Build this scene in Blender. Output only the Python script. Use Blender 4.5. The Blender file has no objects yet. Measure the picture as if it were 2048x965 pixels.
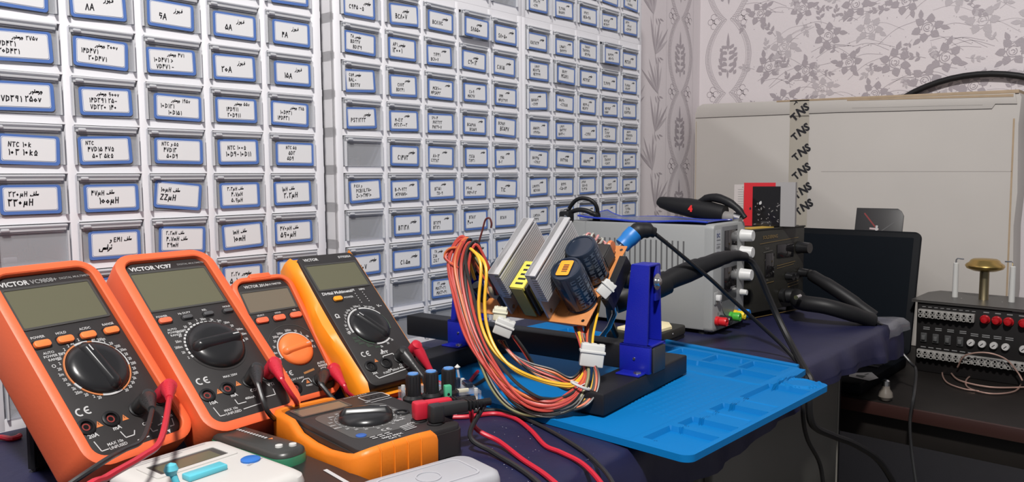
import bpy, math, random
import numpy as np
from mathutils import Matrix, Vector
random.seed(7)
SC = bpy.context.scene
COL = SC.collection
PI = math.pi
# ------------------------------------------------------------------ camera
F_PX, YAW, PITCH, ROLL, CAMH = 1540.0, 0.73897, 0.0839, -0.00718, 0.228
FW = Vector((math.cos(PITCH)*math.cos(YAW), math.cos(PITCH)*math.sin(YAW), -math.sin(PITCH)))
RT = FW.cross(Vector((0, 0, 1))).normalized(); UP = RT.cross(FW)
RT, UP = RT*math.cos(ROLL)+UP*math.sin(ROLL), UP*math.cos(ROLL)-RT*math.sin(ROLL)
CO = Vector((0, 0, CAMH))
cam = bpy.data.cameras.new('camera'); cam.sensor_width = 36; cam.lens = F_PX/2048*36
cam.clip_start = .01; cam.clip_end = 60
camo = bpy.data.objects.new('camera', cam); COL.objects.link(camo)
camo.matrix_world = Matrix(((RT.x, UP.x, -FW.x, CO.x), (RT.y, UP.y, -FW.y, CO.y), (RT.z, UP.z, -FW.z, CO.z), (0, 0, 0, 1)))
SC.camera = camo
cam.dof.use_dof = False
# ------------------------------------------------------------------ light
wd = bpy.data.worlds.new('room'); SC.world = wd; wd.use_nodes = True
wd.node_tree.nodes['Background'].inputs[0].default_value = (.86, .90, 1, 1)
wd.node_tree.nodes['Background'].inputs[1].default_value = .22
def lamp(name, loc, target, size, power, col):
    l = bpy.data.lights.new(name, 'AREA'); l.shape = 'DISK'; l.size = size; l.energy = power; l.color = col
    o = bpy.data.objects.new(name, l); COL.objects.link(o); o.location = loc
    o.rotation_euler = (Vector(target)-Vector(loc)).to_track_quat('-Z', 'Y').to_euler()
    return o
lamp('ceiling_lamp_light', (-.25, -.15, 1.55), (.55, .7, .1), .16, 48, (1, .965, .93))
SC.view_settings.view_transform = 'Standard'; SC.view_settings.look = 'None'
SC.view_settings.gamma = 1; SC.view_settings.use_curve_mapping = False
SC.view_settings.exposure = .0
# ------------------------------------------------------------------ helpers
def W(px, py, X=None, Y=None, Z=None):
    """point where the sight line through a pixel of the 2048x965 photograph meets the plane X, Y or Z"""
    d = FW+RT*((px-1024)/F_PX)-UP*((py-482.5)/F_PX)
    if X is not None: t = X/d.x
    elif Y is not None: t = Y/d.y
    else: t = (Z-CAMH)/d.z
    return CO+d*t
MATS = {}
def mat(name, col, rough=.5, metal=0, spec=.5, alpha=1, trans=0, var=0, scale=60, bump=0, bscale=400, emit=0, coat=0):
    if name in MATS: return MATS[name]
    m = bpy.data.materials.new(name); m.use_nodes = True; nt = m.node_tree; b = nt.nodes['Principled BSDF']
    b.inputs['Base Color'].default_value = (*col, 1); b.inputs['Roughness'].default_value = rough
    b.inputs['Metallic'].default_value = metal; b.inputs['Specular IOR Level'].default_value = spec
    b.inputs['Alpha'].default_value = alpha; b.inputs['Transmission Weight'].default_value = trans
    b.inputs['Coat Weight'].default_value = coat
    tc = nt.nodes.new('ShaderNodeTexCoord')
    if var:
        n = nt.nodes.new('ShaderNodeTexNoise'); n.inputs['Scale'].default_value = scale; n.inputs['Detail'].default_value = 5
        nt.links.new(tc.outputs['Object'], n.inputs['Vector'])
        mx = nt.nodes.new('ShaderNodeMix'); mx.data_type = 'RGBA'
        mx.inputs[6].default_value = (*[c*(1-var) for c in col], 1); mx.inputs[7].default_value = (*[min(1, c*(1+var)) for c in col], 1)
        nt.links.new(n.outputs['Fac'], mx.inputs[0]); nt.links.new(mx.outputs[2], b.inputs['Base Color'])
    if bump:
        n2 = nt.nodes.new('ShaderNodeTexNoise'); n2.inputs['Scale'].default_value = bscale
        nt.links.new(tc.outputs['Object'], n2.inputs['Vector'])
        bp = nt.nodes.new('ShaderNodeBump'); bp.inputs['Strength'].default_value = bump; bp.inputs['Distance'].default_value = .001
        nt.links.new(n2.outputs['Fac'], bp.inputs['Height']); nt.links.new(bp.outputs[0], b.inputs['Normal'])
    MATS[name] = m; return m
def clear_mat(name, col, opacity, rough=.15):
    """thin clear plastic: part of the light passes, the rest is tinted and glossy"""
    if name in MATS: return MATS[name]
    m = bpy.data.materials.new(name); m.use_nodes = True; nt = m.node_tree; b = nt.nodes['Principled BSDF']
    b.inputs['Base Color'].default_value = (*col, 1); b.inputs['Roughness'].default_value = rough
    tr = nt.nodes.new('ShaderNodeBsdfTransparent'); tr.inputs[0].default_value = (.93, .94, .97, 1)
    mx = nt.nodes.new('ShaderNodeMixShader'); mx.inputs[0].default_value = opacity
    nt.links.new(tr.outputs[0], mx.inputs[1]); nt.links.new(b.outputs[0], mx.inputs[2])
    nt.links.new(mx.outputs[0], nt.nodes['Material Output'].inputs[0])
    MATS[name] = m; return m
def rr(cx, cy, w, h, r, n=4):
    r = max(min(r, w/2-1e-5, h/2-1e-5), 1e-5); out = []
    for k, (sx, sy) in enumerate(((1, 1), (-1, 1), (-1, -1), (1, -1))):
        for i in range(n+1):
            a = PI/2*k+PI/2*i/n
            out.append((cx+sx*(w/2-r)+r*math.cos(a), cy+sy*(h/2-r)+r*math.sin(a)))
    return out
def spline(P, n=8, closed=False):
    P = [Vector(p) for p in P]
    if len(P) < 3 and not closed: return P
    out = []; N = len(P); rng = range(N) if closed else range(N-1)
    for i in rng:
        p1, p2 = P[i], P[(i+1) % N]
        p0 = P[i-1] if (closed or i > 0) else p1*2-p2
        p3 = P[(i+2) % N] if (closed or i+2 < N) else p2*2-p1
        for k in range(n):
            t = k/n
            out.append(.5*((2*p1)+(p2-p0)*t+(2*p0-5*p1+4*p2-p3)*t*t+(3*p1-p0-3*p2+p3)*t**3))
    if not closed: out.append(P[-1])
    return out
class MB:
    def __init__(s, M=None):
        s.v = []; s.f = []; s.fm = []; s.mats = []; s.M = M or Matrix()
    def mi(s, m):
        if m not in s.mats: s.mats.append(m)
        return s.mats.index(m)
    def add(s, vs, fs, m):
        o = len(s.v); k = s.mi(m)
        s.v.extend([s.M @ Vector(p) for p in vs])
        for f in fs: s.f.append([i+o for i in f]); s.fm.append(k)
        return s
    def loft(s, rings, m, c0=True, c1=True, closed=True):
        n = len(rings[0]); vs = [p for r in rings for p in r]; fs = []
        for a in range(len(rings)-1):
            for i in range(n if closed else n-1):
                j = (i+1) % n; fs.append((a*n+i, a*n+j, (a+1)*n+j, (a+1)*n+i))
        if c0: fs.append(tuple(range(n-1, -1, -1)))
        if c1: fs.append(tuple(range((len(rings)-1)*n, len(rings)*n)))
        return s.add(vs, fs, m)
    def slab(s, cx, cy, w, h, r, z0, z1, m, b=0, b0=0, n=4):
        """rounded rectangle in xy, from z0 to z1, edges bevelled b at the top and b0 at the bottom"""
        R = []
        def ring(i, z): R.append([(x, y, z) for x, y in rr(cx, cy, w-2*i, h-2*i, max(r-i, 1e-4), n)])
        if b0: ring(b0, z0); ring(b0*.3, z0+b0*.3); ring(0, z0+b0)
        else: ring(0, z0)
        if b: ring(0, z1-b); ring(b*.3, z1-b*.3); ring(b, z1)
        else: ring(0, z1)
        return s.loft(R, m)
    def box(s, x0, x1, y0, y1, z0, z1, m, b=0):
        if b: return s.slab((x0+x1)/2, (y0+y1)/2, x1-x0, y1-y0, b, z0, z1, m, b, b, 2)
        vs = [(x, y, z) for z in (z0, z1) for x, y in ((x0, y0), (x1, y0), (x1, y1), (x0, y1))]
        return s.add(vs, [(3, 2, 1, 0), (4, 5, 6, 7), (0, 1, 5, 4), (1, 2, 6, 5), (2, 3, 7, 6), (3, 0, 4, 7)], m)
    def hexa(s, P, m):
        """eight corners: bottom four counter-clockwise, then top four"""
        return s.add(P, [(3, 2, 1, 0), (4, 5, 6, 7), (0, 1, 5, 4), (1, 2, 6, 5), (2, 3, 7, 6), (3, 0, 4, 7)], m)
    def prism(s, pts, z0, z1, m, b=0):
        n = len(pts); R = []
        def off(d):
            out = []
            for i in range(n):
                p = Vector(pts[i]); a = (p-Vector(pts[i-1])).normalized(); c = (Vector(pts[(i+1) % n])-p).normalized()
                na = Vector((-a.y, a.x)); nc = Vector((-c.y, c.x)); q = (na+nc)
                q = q.normalized()/max(.4, math.cos(q.angle(na) if q.length > 1e-6 else 0)); out.append(p+q*d)
            return out
        R.append([(x, y, z0) for x, y in pts])
        if b:
            R.append([(x, y, z1-b) for x, y in pts]); R.append([(x, y, z1-b*.3) for x, y in off(b*.3)]); R.append([(x, y, z1) for x, y in off(b)])
        else: R.append([(x, y, z1) for x, y in pts])
        return s.loft(R, m)
    def tube(s, P, r, m, n=8, sm=0, closed=False, cap=True):
        if sm: P = spline(P, sm, closed)
        P = [Vector(p) for p in P]; N = len(P)
        R = r if isinstance(r, (list, tuple)) else None
        rings = []; up = None
        for i in range(N):
            a = P[i-1] if (i > 0 or closed) else P[i]; b = P[(i+1) % N] if (i < N-1 or closed) else P[i]
            t = (b-a)
            t = t.normalized() if t.length > 1e-9 else Vector((0, 0, 1))
            if up is None: up = t.orthogonal().normalized()
            up = (up-t*up.dot(t)).normalized(); sd = t.cross(up)
            q = R[min(len(R)-1, int(i*len(R)/N))] if (R and len(R) != N) else (R[i] if R else r)
            rings.append([P[i]+(up*math.cos(2*PI*k/n)+sd*math.sin(2*PI*k/n))*q for k in range(n)])
        if closed: rings.append(rings[0]); return s.loft(rings, m, False, False)
        return s.loft(rings, m, cap, cap)
    def lathe(s, prof, m, n=24, c=(0, 0, 0), ax=None):
        """profile of (radius, height) turned round an axis through c"""
        c = Vector(c); z = Vector(ax or (0, 0, 1)).normalized(); x = z.orthogonal().normalized(); y = z.cross(x)
        return s.loft([[c+z*h+(x*math.cos(2*PI*k/n)+y*math.sin(2*PI*k/n))*max(r, 1e-5) for k in range(n)] for r, h in prof], m)
    def rib(s, P, w, z, m, th=0):
        """flat stroke of width w along a 2-D line at height z"""
        P = [Vector(p) for p in P]
        P = [p for i, p in enumerate(P) if i == 0 or (p-P[i-1]).length > 1e-7]
        if len(P) < 2: return s
        vs = []
        for i, p in enumerate(P):
            a = P[max(i-1, 0)]; b = P[min(i+1, len(P)-1)]; t = (b-a)
            t = t.normalized() if t.length > 1e-9 else Vector((1, 0)); nn = Vector((-t.y, t.x))*w/2
            vs += [(p.x+nn.x, p.y+nn.y, z), (p.x-nn.x, p.y-nn.y, z)]
        return s.add(vs, [(2*i, 2*i+1, 2*i+3, 2*i+2) for i in range(len(P)-1)], m)
    def ring(s, cx, cy, r0, r1, z0, z1, m, a0=0, a1=2*PI, n=32):
        full = abs(a1-a0-2*PI) < 1e-6; R = []
        for i in range(n+(0 if full else 1)):
            a = a0+(a1-a0)*i/n; c, q = math.cos(a), math.sin(a)
            R.append([(cx+r0*c, cy+r0*q, z0), (cx+r1*c, cy+r1*q, z0), (cx+r1*c, cy+r1*q, z1), (cx+r0*c, cy+r0*q, z1)])
        if full: R.append(R[0]); return s.loft(R, m, False, False)
        return s.loft(R, m)
    def disc(s, cx, cy, r, z, m, n=20):
        return s.add([(cx+r*math.cos(2*PI*i/n), cy+r*math.sin(2*PI*i/n), z) for i in range(n)], [tuple(range(n))], m)
    def poly(s, pts, z, m): return s.add([(x, y, z) for x, y in pts], [tuple(range(len(pts)))], m)
    def text(s, body, x, y, h, z, m, rot=0, bold=0, align='LEFT', squeeze=1):
        vs, fs, wid = glyphs(body, bold)
        k = h/.73; ox = {'LEFT': 0, 'CENTER': wid/2, 'RIGHT': wid}[align]; c, q = math.cos(rot), math.sin(rot); out = []
        for p in vs:
            a, b = (p[0]-ox)*k*squeeze, p[1]*k; out.append((x+a*c-b*q, y+a*q+b*c, z))
        return s.add(out, fs, m)
    def build(s, name, parent=None, sharp=38, kind=None):
        me = bpy.data.meshes.new(name); me.from_pydata([tuple(p) for p in s.v], [], s.f)
        for m in s.mats: me.materials.append(m)
        me.polygons.foreach_set('material_index', s.fm)
        me.polygons.foreach_set('use_smooth', [True]*len(me.polygons))
        me.update(); me.validate(); me.set_sharp_from_angle(angle=math.radians(sharp))
        o = bpy.data.objects.new(name, me); COL.objects.link(o)
        if parent: o.parent = parent
        if kind: o['kind'] = kind
        return o
_G = {}
def glyphs(body, bold):
    if (body, bold) in _G: return _G[(body, bold)]
    cu = bpy.data.curves.new('t', 'FONT'); cu.body = body; cu.size = 1; cu.resolution_u = 2; cu.offset = bold
    o = bpy.data.objects.new('t', cu); COL.objects.link(o)
    bpy.context.view_layer.update()
    me = o.evaluated_get(bpy.context.evaluated_depsgraph_get()).to_mesh()
    vs = [tuple(v.co) for v in me.vertices]; fs = [tuple(p.vertices) for p in me.polygons]
    wid = max([v[0] for v in vs] or [0]); bpy.data.objects.remove(o); bpy.data.curves.remove(cu)
    _G[(body, bold)] = (vs, fs, wid); return _G[(body, bold)]
def thing(name, label, cat, M=None, group=None):
    o = bpy.data.objects.new(name, None); COL.objects.link(o); o.empty_display_size = .02
    if M is not None: o.matrix_world = M
    o['label'] = label; o['category'] = cat
    if group: o['group'] = group
    return o
def tag(o, label, cat, group=None, kind=None):
    o['label'] = label; o['category'] = cat
    if group: o['group'] = group
    if kind: o['kind'] = kind
    return o
def frame(o, x, y, z=None):
    x = Vector(x).normalized(); y = Vector(y); z = x.cross(y).normalized(); y = z.cross(x)
    o = Vector(o)
    return Matrix(((x.x, y.x, z.x, o.x), (x.y, y.y, z.y, o.y), (x.z, y.z, z.z, o.z), (0, 0, 0, 1)))
def TR(x, y, z, rz=0): return Matrix.Translation((x, y, z)) @ Matrix.Rotation(rz, 4, 'Z')
# ------------------------------------------------------------------ materials
white_plastic = mat('white_plastic', (.73, .725, .755), .42)
drawer_clear = clear_mat('drawer_clear', (.62, .63, .65), .30, .2)
drawer_lip = clear_mat('drawer_lip', (.74, .75, .77), .60, .12)
paper = mat('paper', (.67, .67, .68), .6)
card_blue = mat('card_blue', (.075, .155, .42), .45)
ink = mat('ink', (.012, .012, .016), .6)
orange_red = mat('orange_red', (.76, .125, .040), .5, bump=.08, var=.06, scale=25)
orange = mat('orange', (.72, .185, .010), .45, bump=.1, var=.10, scale=30)
yellow_orange = mat('yellow_orange', (.85, .27, .010), .42, var=.06, scale=25)
face_black = mat('face_black', (.026, .024, .024), .45, spec=.4, var=.15)
knob_black = mat('knob_black', (.014, .014, .015), .28)
rubber = mat('rubber', (.009, .009, .010), .5, spec=.3)
print_white = mat('print_white', (.46, .46, .46), .6)
print_grey = mat('print_grey', (.22, .22, .22), .6)
lcd_mat = mat('lcd', (.115, .112, .072), .3, spec=.4)
lcd_brown = mat('lcd_brown', (.16, .135, .10), .22)
lcd_frame = mat('lcd_frame', (.06, .058, .055), .3)
tri_orange = mat('tri_orange', (.55, .17, .05), .6)
lead_red = mat('lead_red', (.50, .015, .035), .38)
lead_black = mat('lead_black', (.02, .02, .021), .4)
steel = mat('steel', (.62, .62, .62), .25, metal=1)
brass = mat('brass', (.52, .36, .12), .3, metal=1)
copper = mat('copper', (.55, .36, .30), .35, metal=.6)
alu = mat('alu', (.52, .52, .53), .42, metal=.35, bump=.05)
mat_blue = mat('mat_blue', (.0, .15, .42), .6, spec=.2, bump=.06)
blue_metal = mat('blue_metal', (.006, .012, .30), .4, bump=.15, bscale=900)
black_metal = mat('black_metal', (.008, .008, .010), .5, spec=.35, bump=.1, bscale=900)
psu_grey = mat('psu_grey', (.285, .29, .285), .5, bump=.12, bscale=1500)
psu_dark = mat('psu_dark', (.13, .135, .14), .4)
window_dark = mat('window_dark', (.012, .011, .012), .08)
pcb = mat('pcb', (.50, .19, .055), .45, var=.25, scale=90)
cap_navy = mat('cap_navy', (.014, .022, .040), .22)
nylon = mat('nylon', (.55, .55, .53), .45)
nylon_cream = mat('nylon_cream', (.62, .60, .47), .45)
w_red = mat('wire_red', (.45, .055, .04), .42)
w_orange = mat('wire_orange', (.55, .135, .04), .42)
w_yellow = mat('wire_yellow', (.75, .42, .025), .42)
w_black = mat('wire_black', (.02, .02, .02), .42)
w_white = mat('wire_white', (.36, .36, .32), .42)
w_olive = mat('wire_olive', (.20, .19, .09), .42)
cloth_navy = mat('cloth_navy', (.0095, .0105, .043), .5, var=.25, scale=40, bump=.25, bscale=120)
desk_grey = mat('desk_grey', (.10, .097, .087), .5, var=.15, scale=12)
dark_wood = mat('dark_wood', (.012, .010, .009), .5, spec=.25, var=.3, scale=30)
carton = mat('carton', (.50, .47, .44), .75, var=.05, scale=8, bump=.15, bscale=60)
carton_edge = mat('carton_edge', (.40, .30, .20), .8, var=.15, scale=60)
paper_wall = mat('paper_wall', (.66, .61, .625), .6, bump=.2, bscale=350)
wall_motif = mat('wall_motif', (.37, .33, .355), .42, bump=.3, bscale=600)
wall_motif_lt = mat('wall_motif_light', (.47, .43, .45), .42, bump=.3, bscale=600)
station_black = mat('station_black', (.024, .023, .019), .45, spec=.3, var=.2, scale=60)
gold_line = mat('gold_line', (.17, .11, .035), .45)
screen_black = mat('screen_black', (.004, .005, .007), .5, spec=.08)
# ------------------------------------------------------------------ room
WY, WX = .96, 1.75
def leaf(mb, x, y, a, L, w, m, z):
    z += random.random()*.00012
    c, q = math.cos(a), math.sin(a)
    pts = [(0, 0), (.25, .42), (.5, .5), (.78, .28), (1, 0), (.78, -.28), (.5, -.5), (.25, -.42)]
    mb.poly([(x+c*u*L-q*v*w, y+q*u*L+c*v*w) for u, v in pts], z, m)
def rose(mb, x, y, s, m, z, a0=0):
    for k in range(5):
        a = a0+2*PI*k/5; leaf(mb, x+.22*s*math.cos(a), y+.22*s*math.sin(a), a+.5, .42*s, .30*s, m, z)
    for k, r in enumerate((.25, .16, .08)):
        mb.ring(x, y, (r-.035)*s, r*s, z-.0002, z+.0001, m, a0+k*1.3, a0+k*1.3+4.6, 12)
    mb.rib([(x-.3*s, y-.12*s), (x-.18*s, y-.3*s), (x, y-.36*s), (x+.2*s, y-.28*s), (x+.3*s, y-.1*s)], .05*s, z, m)
def sprig(mb, x, y, s, a, m, z):
    mb.rib([(x, y), (x+.5*s*math.cos(a), y+.5*s*math.sin(a)), (x+s*math.cos(a+.15), y+s*math.sin(a+.15))], .025*s, z, m)
    for t, da in ((.35, .9), (.45, -.9), (.7, .6), (.8, -.6), (1, .15)):
        leaf(mb, x+t*s*math.cos(a+.1*t), y+t*s*math.sin(a+.1*t), a+da, .42*s, .22*s, m, z)
def damask(mb, x, y0, y1, m, z, w=.118, per=.175, ph=0):
    """a column of linked ovals with hatched frames and a small tree in each"""
    def hw_(y):
        t = ((y-ph) % per)/per
        return w*(.13+.37*max(0, math.sin(PI*t))**.75)
    for sg in (-1, 1):
        y = y0
        while y < y1:
            a = hw_(y)*sg; b = hw_(y+.0035)*sg
            mb.rib([(x+a, y), (x+b, y+.0035)], .0012, z, m)
            mb.rib([(x+a-sg*.013, y), (x+b-sg*.013, y+.0035)], .0008, z, m)
            mb.rib([(x+a-sg*.002, y), (x+a-sg*.0105, y+.001)], .0013, z, m)
            y += .0035
        k = math.floor((y0-ph)/per)
        while ph+k*per < y1:
            yy = ph+k*per
            for q in range(4): mb.ring(x+sg*(w*.33+.008*math.cos(q*1.57)), yy+.011*math.sin(q*1.57), .0065, .0078, z-.0002, z, m, 0, 5, 8)
            mb.ring(x+sg*w*.33, yy, .0025, .004, z-.0002, z, m, n=8)
            k += 1
    k = math.floor((y0-ph)/per)
    while ph+k*per < y1:
        cy = ph+(k+.5)*per
        leaf(mb, x, cy+.012, PI/2, .045, .008, m, z)
        for r in range(5):
            for sg in (-1, 1):
                for u in range(3):
                    yy = cy-.036+r*.014; L = .017*(1-abs(r-1.6)*.16)
                    leaf(mb, x+sg*(.002+u*.0065), yy-u*.0035+.004*(u == 1), (.5+u*.25)*sg+(PI if sg < 0 else 0)+random.uniform(-.3, .3), L, .0085, m, z)
        leaf(mb, x, cy-.052, PI/2, .022, .005, m, z)
        k += 1
def bamboo(mb, x, y0, y1, m, z, m2):
    y = y0
    while y < y1:
        mb.rib(spline([(x+.012*math.sin(y*19), y, 0), (x+.012*math.sin((y+.02)*19), y+.02, 0), (x+.012*math.sin((y+.04)*19), y+.04, 0)], 3), .0015, z, m)
        y += .04
    y = y0
    k = 0
    while y < y1:
        for i in range(6):
            a = PI/2+.35*(1 if k % 2 else -1)+(i-2.5)*.24
            leaf(mb, x+.01*math.sin(y*19), y, a, .065+.02*(i % 2), .0075, m if i % 2 else m2, z)
        for i in range(3): leaf(mb, x+.008*i, y-.006, -1.2+.5*i, .018, .004, m, z)
        y += .088; k += 1
# left wall (behind the cabinets); local x runs along the wall, local y is up
wl = MB(Matrix(((1, 0, 0, 0), (0, 0, -1, WY), (0, 1, 0, 0), (0, 0, 0, 1))))
wl.box(-1.5, WX+.1, -.75, 1.35, -.1, 0, paper_wall)
damask(wl, 1.655, -.2, .75, wall_motif, .0004, ph=.075, w=.112)
bamboo(wl, 1.545, -.2, .75, wall_motif, .0004, wall_motif_lt)
bamboo(wl, 1.44, -.16, .75, wall_motif_lt, .0004, wall_motif)
for x in (1.592, 1.715): wl.rib([(x, -.2), (x, .75)], .0008, .0003, wall_motif_lt)
wl.build('wall_left', kind='structure')
# right wall (far end); local x runs towards the front of the room, local y is up
wr = MB(Matrix(((0, 0, -1, WX), (-1, 0, 0, 0), (0, 1, 0, 0), (0, 0, 0, 1))))
wr.box(-WY-.1, 1.2, -.75, 1.35, -.1, 0, paper_wall)
damask(wr, -.885, .3, .75, wall_motif, .0004, ph=.075, w=.118)
rs = random.Random(3)
def outline_rose(mb, x, y, s, m, z, a0):
    """full-blown rose: curled petals drawn as bands round a spiral heart, two or three leaves"""
    for k in range(6):
        a = a0+2*PI*k/6; px, py = x+.30*s*math.cos(a), y+.27*s*math.sin(a)
        leaf(mb, px-.10*s*math.cos(a), py-.10*s*math.sin(a), a+.35, .34*s, .27*s, m, z)
        mb.ring(x+.20*s*math.cos(a+.3), y+.18*s*math.sin(a+.3), .125*s, .150*s, z-.0002, z+.0001, m, a-1.1, a+1.5, 7)
    for k, r in enumerate((.20, .135, .07)): mb.ring(x, y, (r-.028)*s, r*s, z-.0002, z+.0001, m, a0+k*1.9, a0+k*1.9+4.4, 10)
    for k in range(3):
        a = a0+1+2.1*k; leaf(mb, x+.40*s*math.cos(a), y+.38*s*math.sin(a), a+rs.uniform(-.5, .5), .34*s, .17*s, m, z)
yy = .345; j = 0
while yy < .71:
    xx = -.795+(.05 if j % 2 else 0)
    while xx < .02:
        x = xx+rs.uniform(-.014, .014); y = yy+rs.uniform(-.012, .012); m = wall_motif if rs.random() < .6 else wall_motif_lt
        outline_rose(wr, x, y, rs.uniform(.052, .062), m, .0004, rs.uniform(0, 6))
        for q in range(2):
            a = rs.uniform(0, 6.28); sprig(wr, x+.036*math.cos(a), y+.030*math.sin(a), rs.uniform(.022, .034), a+rs.uniform(-.5, .5), wall_motif if rs.random() < .6 else wall_motif_lt, .0005)
        for q in range(4):
            a = rs.uniform(-1, 1); u0, v0 = x+rs.uniform(-.05, .03), y+rs.uniform(-.04, .04)
            wr.rib([(p.x, p.y) for p in spline([(u0, v0, 0), (u0+.035, v0+.012+.02*a, 0), (u0+.075, v0+.004+.045*a, 0)], 5)], .0008, .0003, m)
        for q in range(9): wr.disc(x+rs.uniform(-.05, .05), y+rs.uniform(-.035, .035), .0011, .0003, m, 6)
        xx += .098
    yy += .062; j += 1
wr.build('wall_right', kind='structure')
fl = MB(); fl.box(-1.6, WX+.1, -2.2, WY+.1, -.80, -.75, mat('floor_tile', (.20, .18, .155), .5, var=.1, scale=6)); fl.build('floor', kind='structure')
bs = MB(); bs.box(WX-.012, WX, -2.2, WY, -.75, -.67, white_plastic, .002); bs.build('baseboard_right', kind='structure')
# ------------------------------------------------------------------ desk and its cover
DX0, DX1, DY0 = -.55, 1.275, .352
PEDX = 1.135
desk = thing('desk', 'dark grey work desk under the navy cover, carrying the drawer cabinets', 'desk', TR(0, 0, -.75))
d = MB(); d.box(DX0, DX1, DY0, .945, .722, .747, desk_grey, .004); d.build('desk_top', desk)
for x0, x1 in ((.74, PEDX), (-.5, -.1)):
    d = MB(); d.box(x0, x1, .40, .93, .03, .722, desk_grey, .004)
    pd = d.build('drawer_pedestal', desk)
    for k in range(3):
        q = MB(); q.box(x0+.008, x1-.008, .388, .3995, .06+.22*k, .06+.22*k+.21, mat('pedestal_front', (.12, .117, .105), .4), .003); dr = q.build('pedestal_drawer', pd)
        if k == 2: q.box(x0+.012, x1-.012, .386, .389, .70, .712, steel); 
    q = MB(); q.box(x1-.001, x1+.003, .39, .93, .03, .722, mat('edge_grey', (.18, .17, .15), .4), .001); q.build('side_panel', pd)
for x in (-.52, 1.175):
    d = MB(); d.slab(x, .42, .03, .03, .004, 0, .722, black_metal, 0); d.build('leg', desk)
    d = MB(); d.slab(x, .91, .03, .03, .004, 0, .722, black_metal, 0); d.build('leg', desk)
# cloth: a sheet over the top whose edges hang down in soft waves
def cloth():
    mb = MB(); rs = random.Random(5); nx = 130
    rows = []
    def wave(x): return .006*math.sin(x*31)+.004*math.sin(x*67+1)
    prof = [('y', .944, 0), ('y', .80, 0), ('y', .62, 0), ('y', .45, 0), ('y', .372, 0), ('e', 0, -.0015), ('e', .4, -.006), ('e', .8, -.02), ('e', 1, -.035), ('e', 1.05, -.050), ('e', 1.1, -.064)]
    for kind, a, z in prof:
        r = []
        for i in range(nx+1):
            x = DX0-.01+(DX1+.012-DX0+.01)*i/nx
            if kind == 'y': r.append((x, a, .0))
            else:
                dz = z*(.72+.18*math.sin(x*9+2)) if z < -.04 else z
                r.append((x, DY0-.004+.006*(1-min(a, 1))-abs(wave(x))*max(0, a-.3)*1.2, dz))
        rows.append(r)
    mb.loft(rows, cloth_navy, False, False, closed=False)
    # right-hand end hangs down as well
    rows = []
    for k, z in enumerate((0, -.004, -.012, -.025, -.045)):
        r = []
        for i in range(31):
            y = .944-(.944-DY0+.004)*i/30
            r.append((DX1+.002+(.006 if k else 0)+.008*math.sin(y*37)*k/4, y, z*(1+.2*math.sin(y*23))))
        rows.append(r)
    mb.loft(rows, cloth_navy, False, False, closed=False)
    sp = mat('speck', (.35, .35, .40), .6)
    for k in range(150):
        x = rs.uniform(.3, .62); y = rs.uniform(.36, .50); s = rs.uniform(.0002, .0006); mb.disc(x, y, s, .0004, sp, 5)
    o = mb.build('desk_cover', sharp=80)
    tag(o, 'navy blue cloth cover hanging over the edge of the work desk', 'cover')
cloth()
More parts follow.
